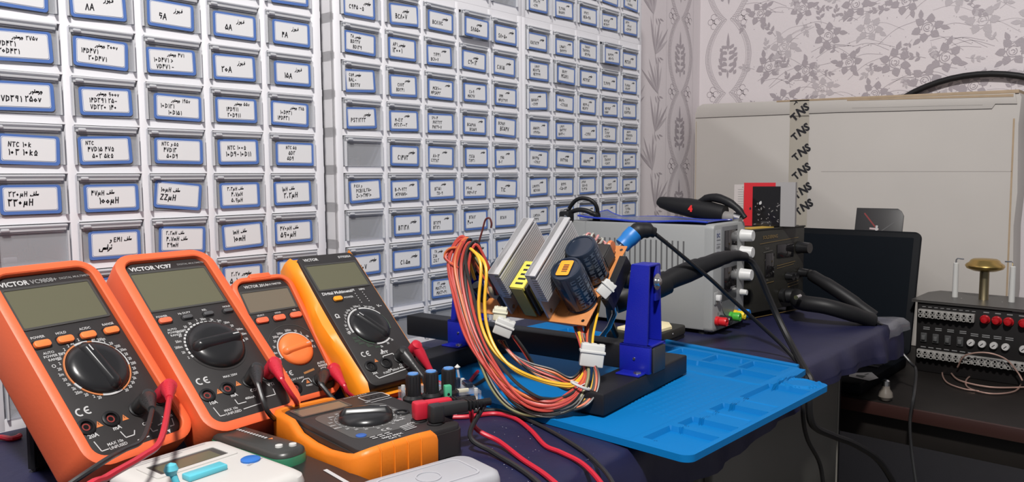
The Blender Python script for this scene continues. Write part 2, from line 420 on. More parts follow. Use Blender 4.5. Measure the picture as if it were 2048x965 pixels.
# ------------------------------------------------------------------ handwriting for the drawer cards
S_ = {  # strokes on a cell 0..1 high, about .55 wide
 '0': [[(.2, .3), (.3, .42), (.2, .54), (.1, .42), (.2, .3)]], 'o': [[(.22, .2), (.4, .38), (.22, .58), (.05, .38), (.22, .2)]],
 '1': [[(.15, .85), (.25, .5), (.25, .1)]], '2': [[(.1, .85), (.18, .72), (.38, .76), (.45, .9)], [(.14, .8), (.2, .1)]],
 '3': [[(.05, .88), (.13, .72), (.24, .86), (.3, .72), (.46, .88)], [(.1, .8), (.18, .1)]], '4': [[(.42, .85), (.18, .78), (.42, .6), (.15, .55)], [(.12, .9), (.15, .1)]],
 '5': [[(.25, .85), (.05, .35), (.12, .15), (.25, .3), (.38, .15), (.45, .35), (.25, .85)]], '6': [[(.42, .8), (.12, .85), (.12, .5), (.42, .52)], [(.42, .52), (.3, .1)]],
 '7': [[(.05, .85), (.25, .1), (.45, .85)]], '8': [[(.05, .1), (.25, .85), (.45, .1)]], '9': [[(.38, .55), (.12, .6), (.15, .85), (.38, .85), (.38, .5), (.36, .1)]],
 'A': [[(.02, .08), (.25, .88), (.5, .08)], [(.12, .38), (.4, .38)]], 'B': [[(.08, .1), (.08, .88), (.35, .8), (.32, .55), (.08, .5), (.42, .42), (.4, .15), (.08, .1)]],
 'C': [[(.42, .78), (.2, .85), (.06, .5), (.18, .15), (.44, .2)]], 'D': [[(.08, .1), (.08, .88), (.4, .7), (.42, .3), (.08, .1)]],
 'E': [[(.42, .85), (.08, .85), (.08, .1), (.42, .12)], [(.08, .5), (.36, .5)]], 'F': [[(.42, .85), (.08, .85), (.08, .1)], [(.08, .5), (.36, .5)]],
 'H': [[(.08, .1), (.08, .88)], [(.42, .1), (.42, .88)], [(.08, .5), (.42, .5)]], 'I': [[(.2, .1), (.2, .88)]],
 'K': [[(.08, .1), (.08, .88)], [(.42, .8), (.08, .45), (.42, .1)]], 'k': [[(.08, .1), (.08, .85)], [(.36, .6), (.08, .4), (.38, .1)]],
 'L': [[(.08, .88), (.08, .1), (.4, .12)]], 'M': [[(.04, .1), (.1, .85), (.26, .45), (.42, .85), (.5, .1)]], 'm': [[(.04, .1), (.06, .5), (.22, .5), (.24, .15), (.26, .5), (.42, .5), (.46, .1)]],
 'N': [[(.06, .1), (.08, .86), (.42, .12), (.44, .88)]], 'P': [[(.08, .1), (.08, .88), (.4, .78), (.36, .5), (.08, .48)]], 'R': [[(.08, .1), (.08, .88), (.4, .78), (.36, .5), (.08, .48), (.42, .1)]],
 'S': [[(.42, .8), (.15, .85), (.12, .58), (.4, .4), (.34, .12), (.08, .18)]], 'T': [[(.02, .86), (.48, .86)], [(.25, .86), (.25, .1)]], 'V': [[(.04, .85), (.25, .1), (.46, .85)]],
 'X': [[(.06, .86), (.44, .1)], [(.44, .86), (.06, .1)]], 'Z': [[(.06, .85), (.42, .85), (.06, .12), (.44, .12)]], 'u': [[(.02, -.1), (.12, .55), (.12, .2), (.3, .2), (.36, .55), (.4, .1)]],
 'O': [[(.1, .12), (.2, .12), (.1, .5), (.25, .8), (.42, .5), (.32, .12), (.44, .12)]], 'v': [[(.05, .6), (.2, .12), (.36, .6)]],
 '-': [[(.08, .42), (.38, .42)]], ',': [[(.16, .3), (.1, .1)]], '.': [[(.14, .3), (.2, .3)]], '>': [[(.1, .7), (.4, .45), (.1, .2)]], ' ': []}
WORDS = {  # the handwritten words, drawn left to right as they look
 '~fuse': ([[(.42, .5), (.36, .2), (.05, -.05)], [(.42, .78), (.44, .8)], [(.9, .42), (.75, .5), (.78, .3), (.92, .34), (.8, .05), (.5, -.05)], [(.92, .34), (1.05, .28), (1.12, .55), (1.15, .28), (1.5, .28), (1.72, .35), (1.75, .6), (1.58, .6), (1.62, .4)], [(1.1, .08), (1.18, .08)], [(1.66, .85), (1.7, .85)]], 1.85),
 '~varistor': ([[(.3, .4), (.22, .12), (0, 0)], [(.62, .42), (.48, .44), (.55, .26), (.66, .32), (.5, .0)], [(.66, .32), (.8, .3), (.86, .55), (.9, .3), (1.05, .3), (1.1, .5), (1.15, .3), (1.22, .5), (1.27, .3), (1.36, .5), (1.4, .3), (1.5, .5), (1.56, .3)], [(.82, .72), (.9, .74)], [(1.76, .5), (1.7, .2), (1.45, .0)], [(2.0, .5), (1.86, .5), (1.92, .3), (2.06, .36), (1.85, .02)]], 2.15),
 '~inductor': ([[(.1, .35), (.05, .2), (.35, .2), (.7, .3), (.72, .52), (.55, .52), (.62, .32), (.9, .3), (.98, .95)], [(.6, .8), (.66, .8)], [(.98, .3), (1.1, .45), (1.14, .3), (1.22, .45), (1.27, .3), (1.36, .5)]], 1.45),
 '~transistor': ([[(.3, .4), (.22, .12), (0, 0)], [(.62, .42), (.48, .44), (.55, .26), (.66, .32), (.5, .0)], [(.66, .32), (.8, .3), (.86, .55), (.9, .3), (1.02, .3), (1.06, .5), (1.12, .3), (1.18, .5), (1.24, .3), (1.32, .5)], [(1.5, .5), (1.44, .2), (1.2, .0)], [(1.6, .85), (1.6, .25), (1.74, .3), (1.78, .5)], [(1.95, .5), (1.88, .2), (1.66, .0)], [(1.98, .32), (2.1, .3), (2.16, .55)]], 2.2),
 '~trans': ([[(.1, .35), (.1, .05), (.45, .02), (.55, .3), (.62, .5), (.68, .3), (.76, .5), (.82, .3), (.9, .5), (.95, .3), (1.08, .35), (1.08, .55)], [(1.2, .9), (1.2, .25)], [(1.5, .5), (1.42, .2), (1.2, .02)], [(1.52, .32), (1.66, .32), (1.72, .55)], [(1.66, .8), (1.74, .82)]], 1.8),
 '~and': ([[(.36, .42), (.2, .46), (.24, .26), (.4, .34), (.28, .02), (.05, -.06)]], .45)}
def write(mb, line, x, y, h, z, m, w=.11, rs=random):
    """one line of handwriting, letter height h"""
    for tok in line.split(' '):
        if tok in WORDS: parts, wid = WORDS[tok]; parts = [parts]; wids = [wid]
        else: parts = [S_.get(c, S_['-']) for c in tok]; wids = [.58 if c not in 'I1.,' else .36 for c in tok]
        for st, wd_ in zip(parts, wids):
            dy = rs.uniform(-.04, .04)
            for s in st:
                q = [(x+px*h*.95+py*h*.08, y+(py+dy)*h) for px, py in s]
                for a, b in zip(q, q[1:]):
                    ux, uy = b[0]-a[0], b[1]-a[1]; L = math.hypot(ux, uy) or 1; e = w*h*.35/L
                    mb.rib([(a[0]-ux*e, a[1]-uy*e), (b[0]+ux*e, b[1]+uy*e)], w*h, z, m)
            x += wd_*h
        x += .3*h
def lwid(line):
    t = 0
    for tok in line.split(' '): t += (WORDS[tok][1] if tok in WORDS else sum(.58 if c not in 'I1.,' else .36 for c in tok))+.3
    return t-.3
# ------------------------------------------------------------------ drawer cabinets
CW, CHT = .068, .0461
def make_unit_frame(rows, parent, side_open=True):
    mb = MB(); Wd = .356; D = .145; x0 = .0085; P = white_plastic
    zt = .0109+rows*CHT-.001+.004
    mb.box(0, Wd, D-.003, D, 0, zt, P)                        # back
    mb.box(0, Wd, .002, D, zt-.0045, zt, P); mb.box(0, Wd, .002, D, 0, .004, P)
    for r in range(rows+1):                                    # cross bars and shelves
        a = .0109+r*CHT-.0078; b = .0109+r*CHT
        if r == 0: a = 0
        if r == rows: b = zt
        mb.box(0, Wd, 0, .008, a, b, P); mb.box(.004, Wd-.004, .008, D-.003, b-.003 if r < rows else zt-.003, b-.001 if r < rows else zt-.001, P)
    for c in range(6):
        a = -.0005+c*CW+.0; w = .0085
        if c == 0: mb.box(0, .0095, -.0002, .008, 0, zt, P, .001)
        elif c == 5: mb.box(Wd-.0125, Wd, -.0002, .008, 0, zt, P, .001)
        else:
            xa = .0125+c*CW-.008; mb.box(xa, xa+.008, -.0002, .008, .001, zt-.001, P, .001); mb.box(xa+.003, xa+.005, .008, D-.003, .001, zt-.001, P)
    for sx in (0, Wd-.003):                                    # pierced sides
        for y0, y1 in ((.002, .026), (.066, .080), (.118, D)): mb.box(sx, sx+.003, y0, y1, 0, zt, P)
        for r in range(rows+1):
            zc = .0109+r*CHT-.004; mb.box(sx, sx+.003, .002, D, max(0, zc-.006), min(zt, zc+.006), P)
    return mb.build('cabinet_frame', parent)
def drawer_mesh():
    mb = MB(); w = .0592; h = .0372; m = drawer_clear
    mb.slab(w/2, h/2, w, h, .0015, -.002, 0, m)                # front sheet, in xy, local z outwards
    mb.box(.001, w-.001, h-.0020, h-.0002, 0, .0042, drawer_lip, .0006); mb.box(.002, w-.002, h-.0060, h-.0020, 0, .0026, drawer_lip, .0006); mb.box(.0035, .0105, h-.0050, h-.0025, .002, .0046, drawer_lip, .0010)      # grip lip along the top
    mb.box(.004, w-.004, h-.0074, h-.0066, 0, .0008, drawer_lip)
    for x in (.0, w-.0016): mb.box(x, x+.0016, 0, h-.0065, 0, .0032, drawer_lip)
    mb.box(.0002, .0016, .0006, h-.004, -.118, -.002, m); mb.box(w-.0016, w-.0002, .0006, h-.004, -.118, -.002, m)
    mb.box(.0016, w-.0016, 0, .0014, -.118, -.002, m); mb.box(.0016, w-.0016, .0014, h-.006, -.118, -.1165, m)
    return mb
_dm = None
shades = [mat('contents_%s' % n, c, .6) for n, c in (('grey', (.10, .10, .11)), ('brown', (.13, .11, .09)), ('dark', (.045, .045, .05)), ('pale', (.32, .32, .33)))]
def add_drawer(parent, c, r, lines, rs, pull=0):
    """column c, row r counted upwards from the bottom; lines None = no card"""
    global _dm
    x = .0104+c*CW; z = .0109+r*CHT
    M = Matrix(((1, 0, 0, x), (0, 0, -1, -.0015-pull), (0, 1, 0, z+.0004), (0, 0, 0, 1)))
    if _dm is None: o = drawer_mesh().build('drawer'); _dm = o
    else: o = _dm.copy(); COL.objects.link(o)
    o.parent = parent; o.matrix_local = M
    if lines is not None:
        mb = MB(); w = rs.uniform(.0415, .0450); h = rs.uniform(.0205, .0230)
        cx = .0302+rs.uniform(-.0028, .0026)-(.002 if c < 1 else 0); cy = .0145+rs.uniform(-.0008, .0012); a = rs.gauss(0, .028)
        if rs.random() < .07: a += rs.choice((-.06, .06))
        mb.M = Matrix.Translation((cx, cy, .0006)) @ Matrix.Rotation(a, 4, 'Z')
        mb.slab(.0002, -.0004, w+.0058, h+.0052, .003, 0, .0003, card_blue, n=3)
        for s in ((w, h, paper), (w-.0009, h-.0009, card_blue), (w-.0015, h-.0015, paper)):
            k = {0: 0}; z0 = .0003+.00012*(1 if s[0] == w else 2 if s[2] is card_blue else 3)
            mb.poly(rr(0, 0, s[0], s[1], .0015, 3), z0, s[2])
        n = len(lines); lh = .0052 if n >= 3 else .0062
        if n == 2 and lwid(lines[1]) < 3: hs = [.0054, .0072]
        else: hs = [lh*.86]+[lh]*(n-1)
        tot = sum(hs)+.0012*(n-1); y = min(h/2-.0016, tot/2+.0006)
        for i, L in enumerate(lines):
            hh = hs[i]; wl_ = lwid(L)*hh*.95
            if wl_ > w-.005: hh *= (w-.005)/wl_; wl_ = w-.005
            y -= hs[i]; free = max(0, w-.005-wl_)
            xs = -w/2+.0026+(free*rs.uniform(.55, .95) if (L.startswith('~') and n > 1 and i == 0) else free*rs.uniform(0, .35))
            write(mb, L, xs, y, hh, .0009, ink, w=.13, rs=rs); y -= .0012
        lb = mb.build('label_card', o)
    if rs.random() < .8:
        mb = MB(); rs2 = rs
        for k in range(rs.randint(2, 6)):
            x0 = rs.uniform(.004, .042); z0 = -rs.uniform(.012, .08); s = rs.uniform(.006, .014)
            mb.box(x0, x0+s, .0016, .0016+rs.uniform(.004, .02), z0-s, z0, rs.choice(shades), .001)
        mb.build('drawer_contents', o)
    return o
def cabinet(label, M, rows, cards, show=None, pulls={}):
    t = thing('drawer_cabinet', label, 'drawer cabinet', M, 'clear-drawer cabinets along the wall')
    make_unit_frame(rows, t); rs = random.Random(len(label)*31+rows)
    for r in range(rows):
        if show and not show(r): continue
        for c in range(5):
            add_drawer(t, c, r, cards(r, c, rs), rs, pulls.get((r, c), 0))
    return t
cardA = {  # row from the top, five columns
 0: ['~fuse|1oA', '~fuse|8A', '~fuse|6A', '~fuse|5A', '~fuse|4A'],
 1: ['~varistor 275v|7D431|2oD431', '~varistor 3oov|14D471|20D471', '~varistor 471|10D471 >|7D471 -', '~fuse|2oA', '~fuse|15A'],
 2: ['~varistor|7D391 25ov', '~varistor 6oov|14D391 25-|7D220 140', '~varistor 195v|10D121|10D151', '~varistor 55v|14D911|20D911', '~varistor 275|10D431|14D431'],
 3: ['NTC 10k|103 10kO', 'NTC|47D15 47O|502 5kO', 'NTC ~and 5O|47D13|50D9', 'NTC 100O|10D9-10D11', 'NTC 5O|5D2|5D9'],
 4: ['220uH ~inductor|330uH', '47uH ~inductor|1oouH', '1ouH ~inductor|ZZuH', '3,3uH ~inductor|4,7uH|5,6uH', '1uH ~inductor|2,2uH'],
 5: [None, '~and EMI ~inductor|~trans', '2,2mH ~inductor|4,7mH ~inductor|39mH', '1mH ~inductor|1omH', '470uH ~inductor|560uH'],
 6: [None, '~trans|EE16', '~inductor|22mH', '2,2v ~transistor|5,1v', '~transistor|1ov'],
 7: ['~trans', None, '~trans|EE19', '~fuse|3A', '~inductor'], 8: [None]*5, 9: [None]*5}
cardB = {
 0: ['~transistor|C945 -O', '~transistor|BC807', '~transistor|BC817C', '~transistor|S8550', '~transistor|S8050'],
 1: ['3A ~transistor|BD237|BD139', 'AP1 ~transistor|13001', '~transistor|TIP41|BC807', '~transistor|C9013', '~transistor|C1815'],
 2: ['COM ~transistor|BAL-|BD227', '~transistor|C773|BD241', '~transistor|MCR100|MPSA42', '~transistor|C106|MAC97', '~transistor|7MM|MPS2369'],
 3: ['~transistor|PST1223', '~transistor|MJE13|MTC13003', 'S9014|PH2222|PN2907', '~transistor|BC547A|BC556', 'BCP56|BC547'],
 4: [None, '~transistor|C1473', '~transistor|A1013|C2383', '~transistor|2SC5|TIP31', '~transistor|2N5|BU2'],
 5: ['PIC8 ~and|PCB11L250|Z0103MF10', '~transistor|BU406TT|MTP7N60', '~transistor|BT151|TX-9', '~transistor|P60N|PR40F12', '~transistor|TIC'],
 6: [None, '~transistor|BT138', '~transistor|BT139|BT131', 'BTA12|400', 'BTA16'],
 7: ['~transistor|107', '~transistor|C1.5m', '2A ~transistor|Z1A|ZIL2', '~transistor|D44', '~transistor|D45'],
 8: [None, None, '2T ~transistor|MOC3021|MOC3041', '~transistor|PC817', '~transistor|4N35'], 9: [None, None, None, '~fuse', '~fuse']}
def getc(tab, rows):
    def f(r, c, rs):
        L = tab.get(rows-1-r)
        if L is None: return None
        s = L[c]
        return None if s is None else s.split('|')
    return f
def rnd_cards(r, c, rs):
    pre = ['LM', 'TL', 'NE', '78', '79', 'IR', 'BA', 'AN', 'TDA', 'UC', 'KA', 'MC']
    L = ['~transistor' if rs.random() < .6 else rs.choice(pre)+str(rs.randint(100, 999))]
    for _ in range(rs.choice((1, 2, 2))): L.append(rs.choice(pre)+str(rs.randint(10, 9999)))
    return L
AX, AY = .5405-.356, .800
cabinet('white drawer cabinet behind the multimeters, leftmost of the lower ones', TR(AX, AY, .0), 10, getc({k+1: v for k, v in cardA.items()} | {0: ['~fuse'+'|2A']*5}, 10))
aB = .0329; cB, sB = math.cos(aB), math.sin(aB)
bx, by = .8998+.012*cB-.356*cB, .8061+.012*sB-.356*sB
cx, cy = 1.2559+.012*cB-.356*cB, .8189+.012*sB-.356*sB
ZT = .0109+10*CHT+.0032
cabinet('white drawer cabinet directly behind the circuit board holder, on the desk', TR(bx, by, 0, aB), 10, getc(cardB, 10), pulls={(9, 3): .006})
cabinet('white drawer cabinet nearest the patterned wall, on the desk', TR(cx, cy, 0, aB), 10, rnd_cards, pulls={(9, 3): .006, (8, 1): .003})
cabinet('white drawer cabinet with empty clear drawers, stacked above the middle one', TR(bx, by, ZT, aB), 4, lambda r, c, rs: None if (r == 0 and c > 2) else ['~transistor', '2N3055'], show=lambda r: r < 2)
cabinet('white drawer cabinet stacked on top of the one nearest the patterned wall', TR(cx, cy, ZT, aB), 4, rnd_cards, show=lambda r: r < 3)
# ------------------------------------------------------------------ multimeters
def marks(mb, cx, cy, r0, r1, a0, a1, n, z, m, rs, w=.0011):
    """short printed range numbers set round a dial"""
    for i in range(n):
        a = a0+(a1-a0)*i/(n-1); c, q = math.cos(a), math.sin(a)
        s = rs.choice(('2', '20', '200', '2k', '20m', '2m', '200m', '20'))
        x, y = cx+c*r0, cy+q*r0
        if c < -.25: mb.text(s, x, y-.001, .0026, z, m, 0, .02, 'RIGHT', .85)
        elif c > .25: mb.text(s, x, y-.001, .0026, z, m, 0, .02, 'LEFT', .85)
        else: mb.text(s, x, y-.001+(.001 if q > 0 else -.0015), .0026, z, m, 0, .02, 'CENTER', .85)
def warn(mb, x, y, s, z):
    mb.poly([(x-s/2, y-s*.4), (x+s/2, y-s*.4), (x, y+s*.5)], z, tri_orange); mb.rib([(x, y-s*.1), (x, y+s*.25)], s*.09, z+.00008, face_black)
def ce(mb, x, y, h, z, m):
    for k, x0 in enumerate((x, x+h*1.05)):
        P = [(x0+h*.5+h*.42*math.cos(a)-h*.05, y+h/2+h*.45*math.sin(a)) for a in [PI/3+i*(4*PI/3)/10 for i in range(11)]]
        mb.rib(P, h*.2, z, m)
        if k: mb.rib([(x0+h*.1, y+h/2), (x0+h*.55, y+h/2)], h*.18, z, m)
def bracket(mb, P, z, m, w=.0008):
    for a, b in zip(P, P[1:]): mb.rib([a, b], w, z, m)
def socket(parent, x, y, m, z=0):
    mb = MB(); mb.lathe([(.0066, z), (.0066, z+.0010), (.0058, z+.0016), (.0044, z+.0016), (.0040, z-.004), (.0, z-.004)], rubber, 20, (x, y, 0))
    mb.lathe([(.0030, z-.0035), (.0030, z+.0002), (.0020, z+.0002), (.0018, z-.0035)], m, 14, (x, y, 0))
    return mb.build('input_socket', parent)
def dial(parent, cx, cy, r, ang, m, h=.012, cap=None, skirt=True):
    mb = MB()
    mb.lathe([(r, 0), (r*.99, .0015), (r*.96, h*.35), (r*.80, h*.62), (r*.55, h*.72), (0, h*.74)], m, 40, (cx, cy, 0))
    mb.M = Matrix.Translation((cx, cy, 0)) @ Matrix.Rotation(ang, 4, 'Z')
    R = []
    for z, wx, wy in ((h*.2, .97, .30), (h*.62, .95, .24), (h*1.0, .80, .13), (h*1.06, .74, .09)):
        R.append([(x, y, z) for x, y in rr(0, 0, 2*r*wx, 2*r*wy, r*wy*.98, 4)])
    mb.loft(R, m, False, True)
    mb.M = Matrix.Translation((cx, cy, 0)) @ Matrix.Rotation(ang, 4, 'Z'); mb.rib([(r*.5, 0), (r*.74, 0)], r*.045, h*1.07, print_white)
    return mb.build('range_dial', parent, 50)
def rocker(parent, x, y, w, h, m, z=0, name='button'):
    mb = MB(); mb.slab(x, y, w+.0016, h+.0016, .002, z-.0004, z+.0004, rubber); mb.slab(x, y, w, h, .0024, z, z+.0028, m, .0010, n=4)
    return mb.build(name, parent)
def lcd(parent, x0, x1, y0, y1, m, seg=None):
    mb = MB(); cx, cy, w, h = (x0+x1)/2, (y0+y1)/2, x1-x0, y1-y0
    for a in (0,):
        o = rr(cx, cy, w+.004, h+.004, .002); i = rr(cx, cy, w, h, .001)
        mb.loft([[(x, y, .0001) for x, y in o], [(x, y, .0007) for x, y in o], [(x, y, .0007) for x, y in i], [(x, y, -.0016) for x, y in i]], lcd_frame, False, False)
    f = mb.build('display_frame', parent)
    mb = MB(); mb.poly(rr(cx, cy, w, h, .001), .00025, m); mb.poly(rr(cx, cy, w-.001, h-.001, .001), -.0014, m)
    mb.build('display', parent)
def body(parent, Wd, H, T, hol, e, lip, m_h, side_in=0, top_extra=0, wave=0):
    """black meter in a coloured rubber holster whose rim stands round the face"""
    mb = MB(); mb.slab(Wd/2, H/2, Wd, H, .010, -T+.004, 0, face_black, .0006)
    b = mb
    hb = MB()
    def R(g, z, r): return [(x, y, z) for x, y in rr(Wd/2, H/2+top_extra/2, Wd+2*g, H+2*g+top_extra, max(r+g, .002), 7)]
    rings = [R(e-.006, -T, .010), R(e-.002, -T+.002, .010), R(e, -T+.006, .010), R(e, -.004, .010), R(e-.0008, lip-.0012, .010), R(e-.003, lip, .010), R(.0012, lip, .010), R(.0003, lip-.001, .010), R(.0003, -T+.006, .010)]
    hb.loft(rings, m_h, True, False)
    return b, hb
def meter_matrix(x, y, z, yaw, tilt, Wd):
    ax = Vector((math.cos(yaw), math.sin(yaw), 0)); av = Vector((-math.sin(yaw)*math.sin(tilt), math.cos(yaw)*math.sin(tilt), math.cos(tilt)))
    return frame(Vector((x, y, z)), ax, av)
def stand(parent, Wd, H, T, tilt, z0, m):
    """fold-out bail from the back of the meter down to the desk"""
    mb = MB(); s, c = math.sin(tilt), math.cos(tilt)
    # point on the back at height v: world height z0+v*c-T*s ; bail drops vertically
    v = H*.62; drop = z0+v*c-T*s
    # direction "down" in local axes: (0,-c,-s)
    foot = Vector((0, v-drop*c, -T-drop*s)); top = Vector((0, v, -T))
    for x in (Wd*.2, Wd*.8):
        mb.tube([top+Vector((x, 0, .002)), foot+Vector((x, c*.0035, s*.0035))], .0035, m, 8)
    mb.tube([foot+Vector((Wd*.2, c*.0035, s*.0035)), foot+Vector((Wd*.8, c*.0035, s*.0035))], .0035, m, 8)
    mb.hexa([top+Vector((Wd*.22, -.002, .001)), top+Vector((Wd*.78, -.002, .001)), top+Vector((Wd*.78, .001, .001)), top+Vector((Wd*.22, .001, .001)), foot+Vector((Wd*.22, 0, .006)), foot+Vector((Wd*.78, 0, .006)), foot+Vector((Wd*.78, .003, .006)), foot+Vector((Wd*.22, .003, .006))], m)
    return mb.build('tilt_stand', parent)
def thing_meter(label, x, y, z, yaw, tilt, Wd, group=None):
    return thing('multimeter', label, 'multimeter', meter_matrix(x, y, z, yaw, tilt, Wd), group)
socket_red = mat('socket_red', (.22, .035, .03), .4)
# 1: large orange-red meter at the left
PM1 = (.1915, .5726, .0300, .2713, .7372); PM2 = (.2830, .5804, .0300, .1062, .8403); PM3 = (.379, .6325, .0200, .05, .6837); PM4 = (.4475, .5918, .0260, -.0073, .8301)
rs = random.Random(11)
def m1():
    Wd, H, T = .0755, .166, .040; t = thing_meter('large orange-red cased multimeter with four orange buttons, leftmost of the leaning ones', *PM1, Wd)
    b, h = body(t, Wd, H, T, None, .0085, .0045, orange_red); P = print_white; z = .0003
    b.text('VICTOR', .003, H-.0088, .0044, z, P, 0, .035); b.text('VC9808+', .0262, H-.0088, .0040, z, print_grey, 0, .025); b.text('DIGITAL MULTIMETER', .0495, H-.0078, .0021, z, print_grey, 0, .015)
    for s, x in (('POWER', .0035), ('HOLD', .0225), ('AC/DC', .0415), ('RANGE', .0610)): b.text(s, x, .1075, .0022, z, P, 0, .02)
    b.text('AUTO', .006, .0925, .0022, z, P, 0, .02); b.text('POWER OFF', .005, .0893, .0022, z, P, 0, .02); b.text('RANGE', .007, .0861, .0022, z, P, 0, .02); b.ring(.0085, .0815, .001, .0015, z-.0002, z, P, n=12)
    C = (.0385, .0715); r = .0235
    b.ring(*C, r+.0004, r+.0017, 0, .0006, mat('ring_orange', (.50, .17, .06), .5), 0, 2*PI, 64)
    for a0, a1 in ((1.45, 1.9), (.75, 1.3), (-.15, .55), (-1.9, -1.25), (-2.8, -2.55)): b.ring(*C, r+.0003, r+.0019, 0, .0008, P, a0, a1, 14)
    marks(b, *C, r+.0032, 0, -1.2, PI*2-1.95, 32, z, P, rs)
    ce(b, .005, .0365, .0062, z, P); warn(b, .0158, .0262, .0055, z); warn(b, .0362, .0252, .0055, z)
    b.text('20A', .004, .0175, .0034, z, P, 0, .03); b.text('mA', .0235, .0178, .0034, z, P, 0, .03); b.text('COM', .046, .014, .0026, z, P, 0, .03); b.text('VΩHz', .064, .0142, .0026, z, P, 0, .03)
    bracket(b, [(.006, .0145), (.0075, .0055), (.013, .0055)], z, P); b.text('MAX 10s', .0135, .0075, .0024, z, P, 0, .02); b.text('UNFUSED', .0135, .0042, .0024, z, P, 0, .02)
    bracket(b, [(.0275, .0155), (.029, .0095), (.036, .0095), (.038, .013)], z, P); bracket(b, [(.036, .0045), (.046, .0045)], z, P); bracket(b, [(.05, .0125), (.0505, .007), (.055, .007)], z, P)
    bracket(b, [(.057, .0105), (.063, .0115)], z, P); bracket(b, [(.066, .0065), (.0695, .0065), (.071, .0125)], z, P); b.poly([(.0615, .004), (.0645, .0045), (.063, .001)], z, P)
    b.build('meter_body', t); h.build('holster', t); lcd(t, .003, .0705, .1175, .1530, lcd_mat)
    for x in (.0088, .0268, .0452, .0652): rocker(t, x, .1015, .0125, .0062, mat('button_orange', (.85, .20, .05), .4))
    dial(t, *C, r, 1.75, knob_black, .0085)
    for x, y in ((.0065, .0270), (.0262, .0275), (.049, .0285), (.0700, .0320)): socket(t, x, y, socket_red)
    stand(t, Wd, H, T, PM1[4], PM1[2], black_metal)
    return t
def m2():
    Wd, H, T = .0775, .182, .036; t = thing_meter('orange-red multimeter with one orange and three grey buttons above its black dial', *PM2, Wd)
    b, h = body(t, Wd, H, T, None, .0095, .0045, orange_red); P = print_white; z = .0003
    b.text('VICTOR VC97', .005, H-.0088, .0046, z, P, 0, .04); b.text('DIGITAL MULTIMETER', .0500, H-.0070, .0021, z, print_grey, 0, .015); b.rib([(.004, H-.0105), (Wd-.006, H-.0105)], .0005, z, lcd_frame)
    for s, x in (('POWER', .004), ('Hz DUTY', .024), ('REL', .047), ('HOLD', .068)): b.text(s, x, .1172, .0021, z, P, 0, .02)
    for k, s in enumerate(('AUTO', 'POWER OFF', 'RANGE')): b.text(s, .006+(.001 if k != 1 else 0), .1015-.0032*k, .0022, z, P, 0, .02)
    C = (.0405, .0775); r = .0255
    b.ring(*C, r, r+.0022, 0, .0004, face_black, 0, 2*PI, 64)
    for k in range(24):
        a = -.1+k*(PI+.45)/24; b.ring(*C, r+.0004, r+.0021, 0, .0009, P, a, a+.10, 3)
    marks(b, *C, r+.0040, 0, .0, PI+.25, 17, z, P, rs)
    ce(b, .006, .0415, .0064, z, P); b.text('10A', .006, .0205, .0032, z, P, 0, .03); b.text('mA', .027, .0225, .0032, z, P, 0, .03); b.text('COM', .046, .0225, .0028, z, P, 0, .03); b.text('V Ω', .064, .0235, .0030, z, P, 0, .03)
    warn(b, .0195, .0310, .0055, z); warn(b, .0390, .0340, .0055, z); b.text('MAX 250V', .030, .0425, .0022, z, P, 0, .02)
    bracket(b, [(.0075, .0175), (.009, .008), (.014, .008)], z, P); b.text('MAX 10s', .0145, .0105, .0024, z, P, 0, .02); b.text('UNFUSED', .0145, .0070, .0024, z, P, 0, .02)
    bracket(b, [(.0285, .0195), (.029, .0145), (.037, .0145)], z, P); b.text('400mA', .0375, .0165, .0024, z, P, 0, .02); bracket(b, [(.031, .0085), (.052, .0095), (.053, .018)], z, P); bracket(b, [(.056, .014), (.066, .014), (.067, .020)], z, P)
    b.build('meter_body', t); h.build('holster', t); lcd(t, .003, .0740, .1255, .1690, lcd_mat)
    for k, x in enumerate((.0095, .0300, .0505, .0705)): rocker(t, x, .1125, .0115 if not k else .0095, .0058 if not k else .0042, mat('button_red', (.78, .15, .07), .4) if not k else mat('button_grey', (.075, .075, .078), .4))
    dial(t, *C, r, .06, knob_black, .0110)
    for x, y in ((.0085, .0300), (.0280, .0315), (.0500, .0330), (.0690, .0345)): socket(t, x, y, socket_red)
    stand(t, Wd, H, T, PM2[4], PM2[2], black_metal)
    return t
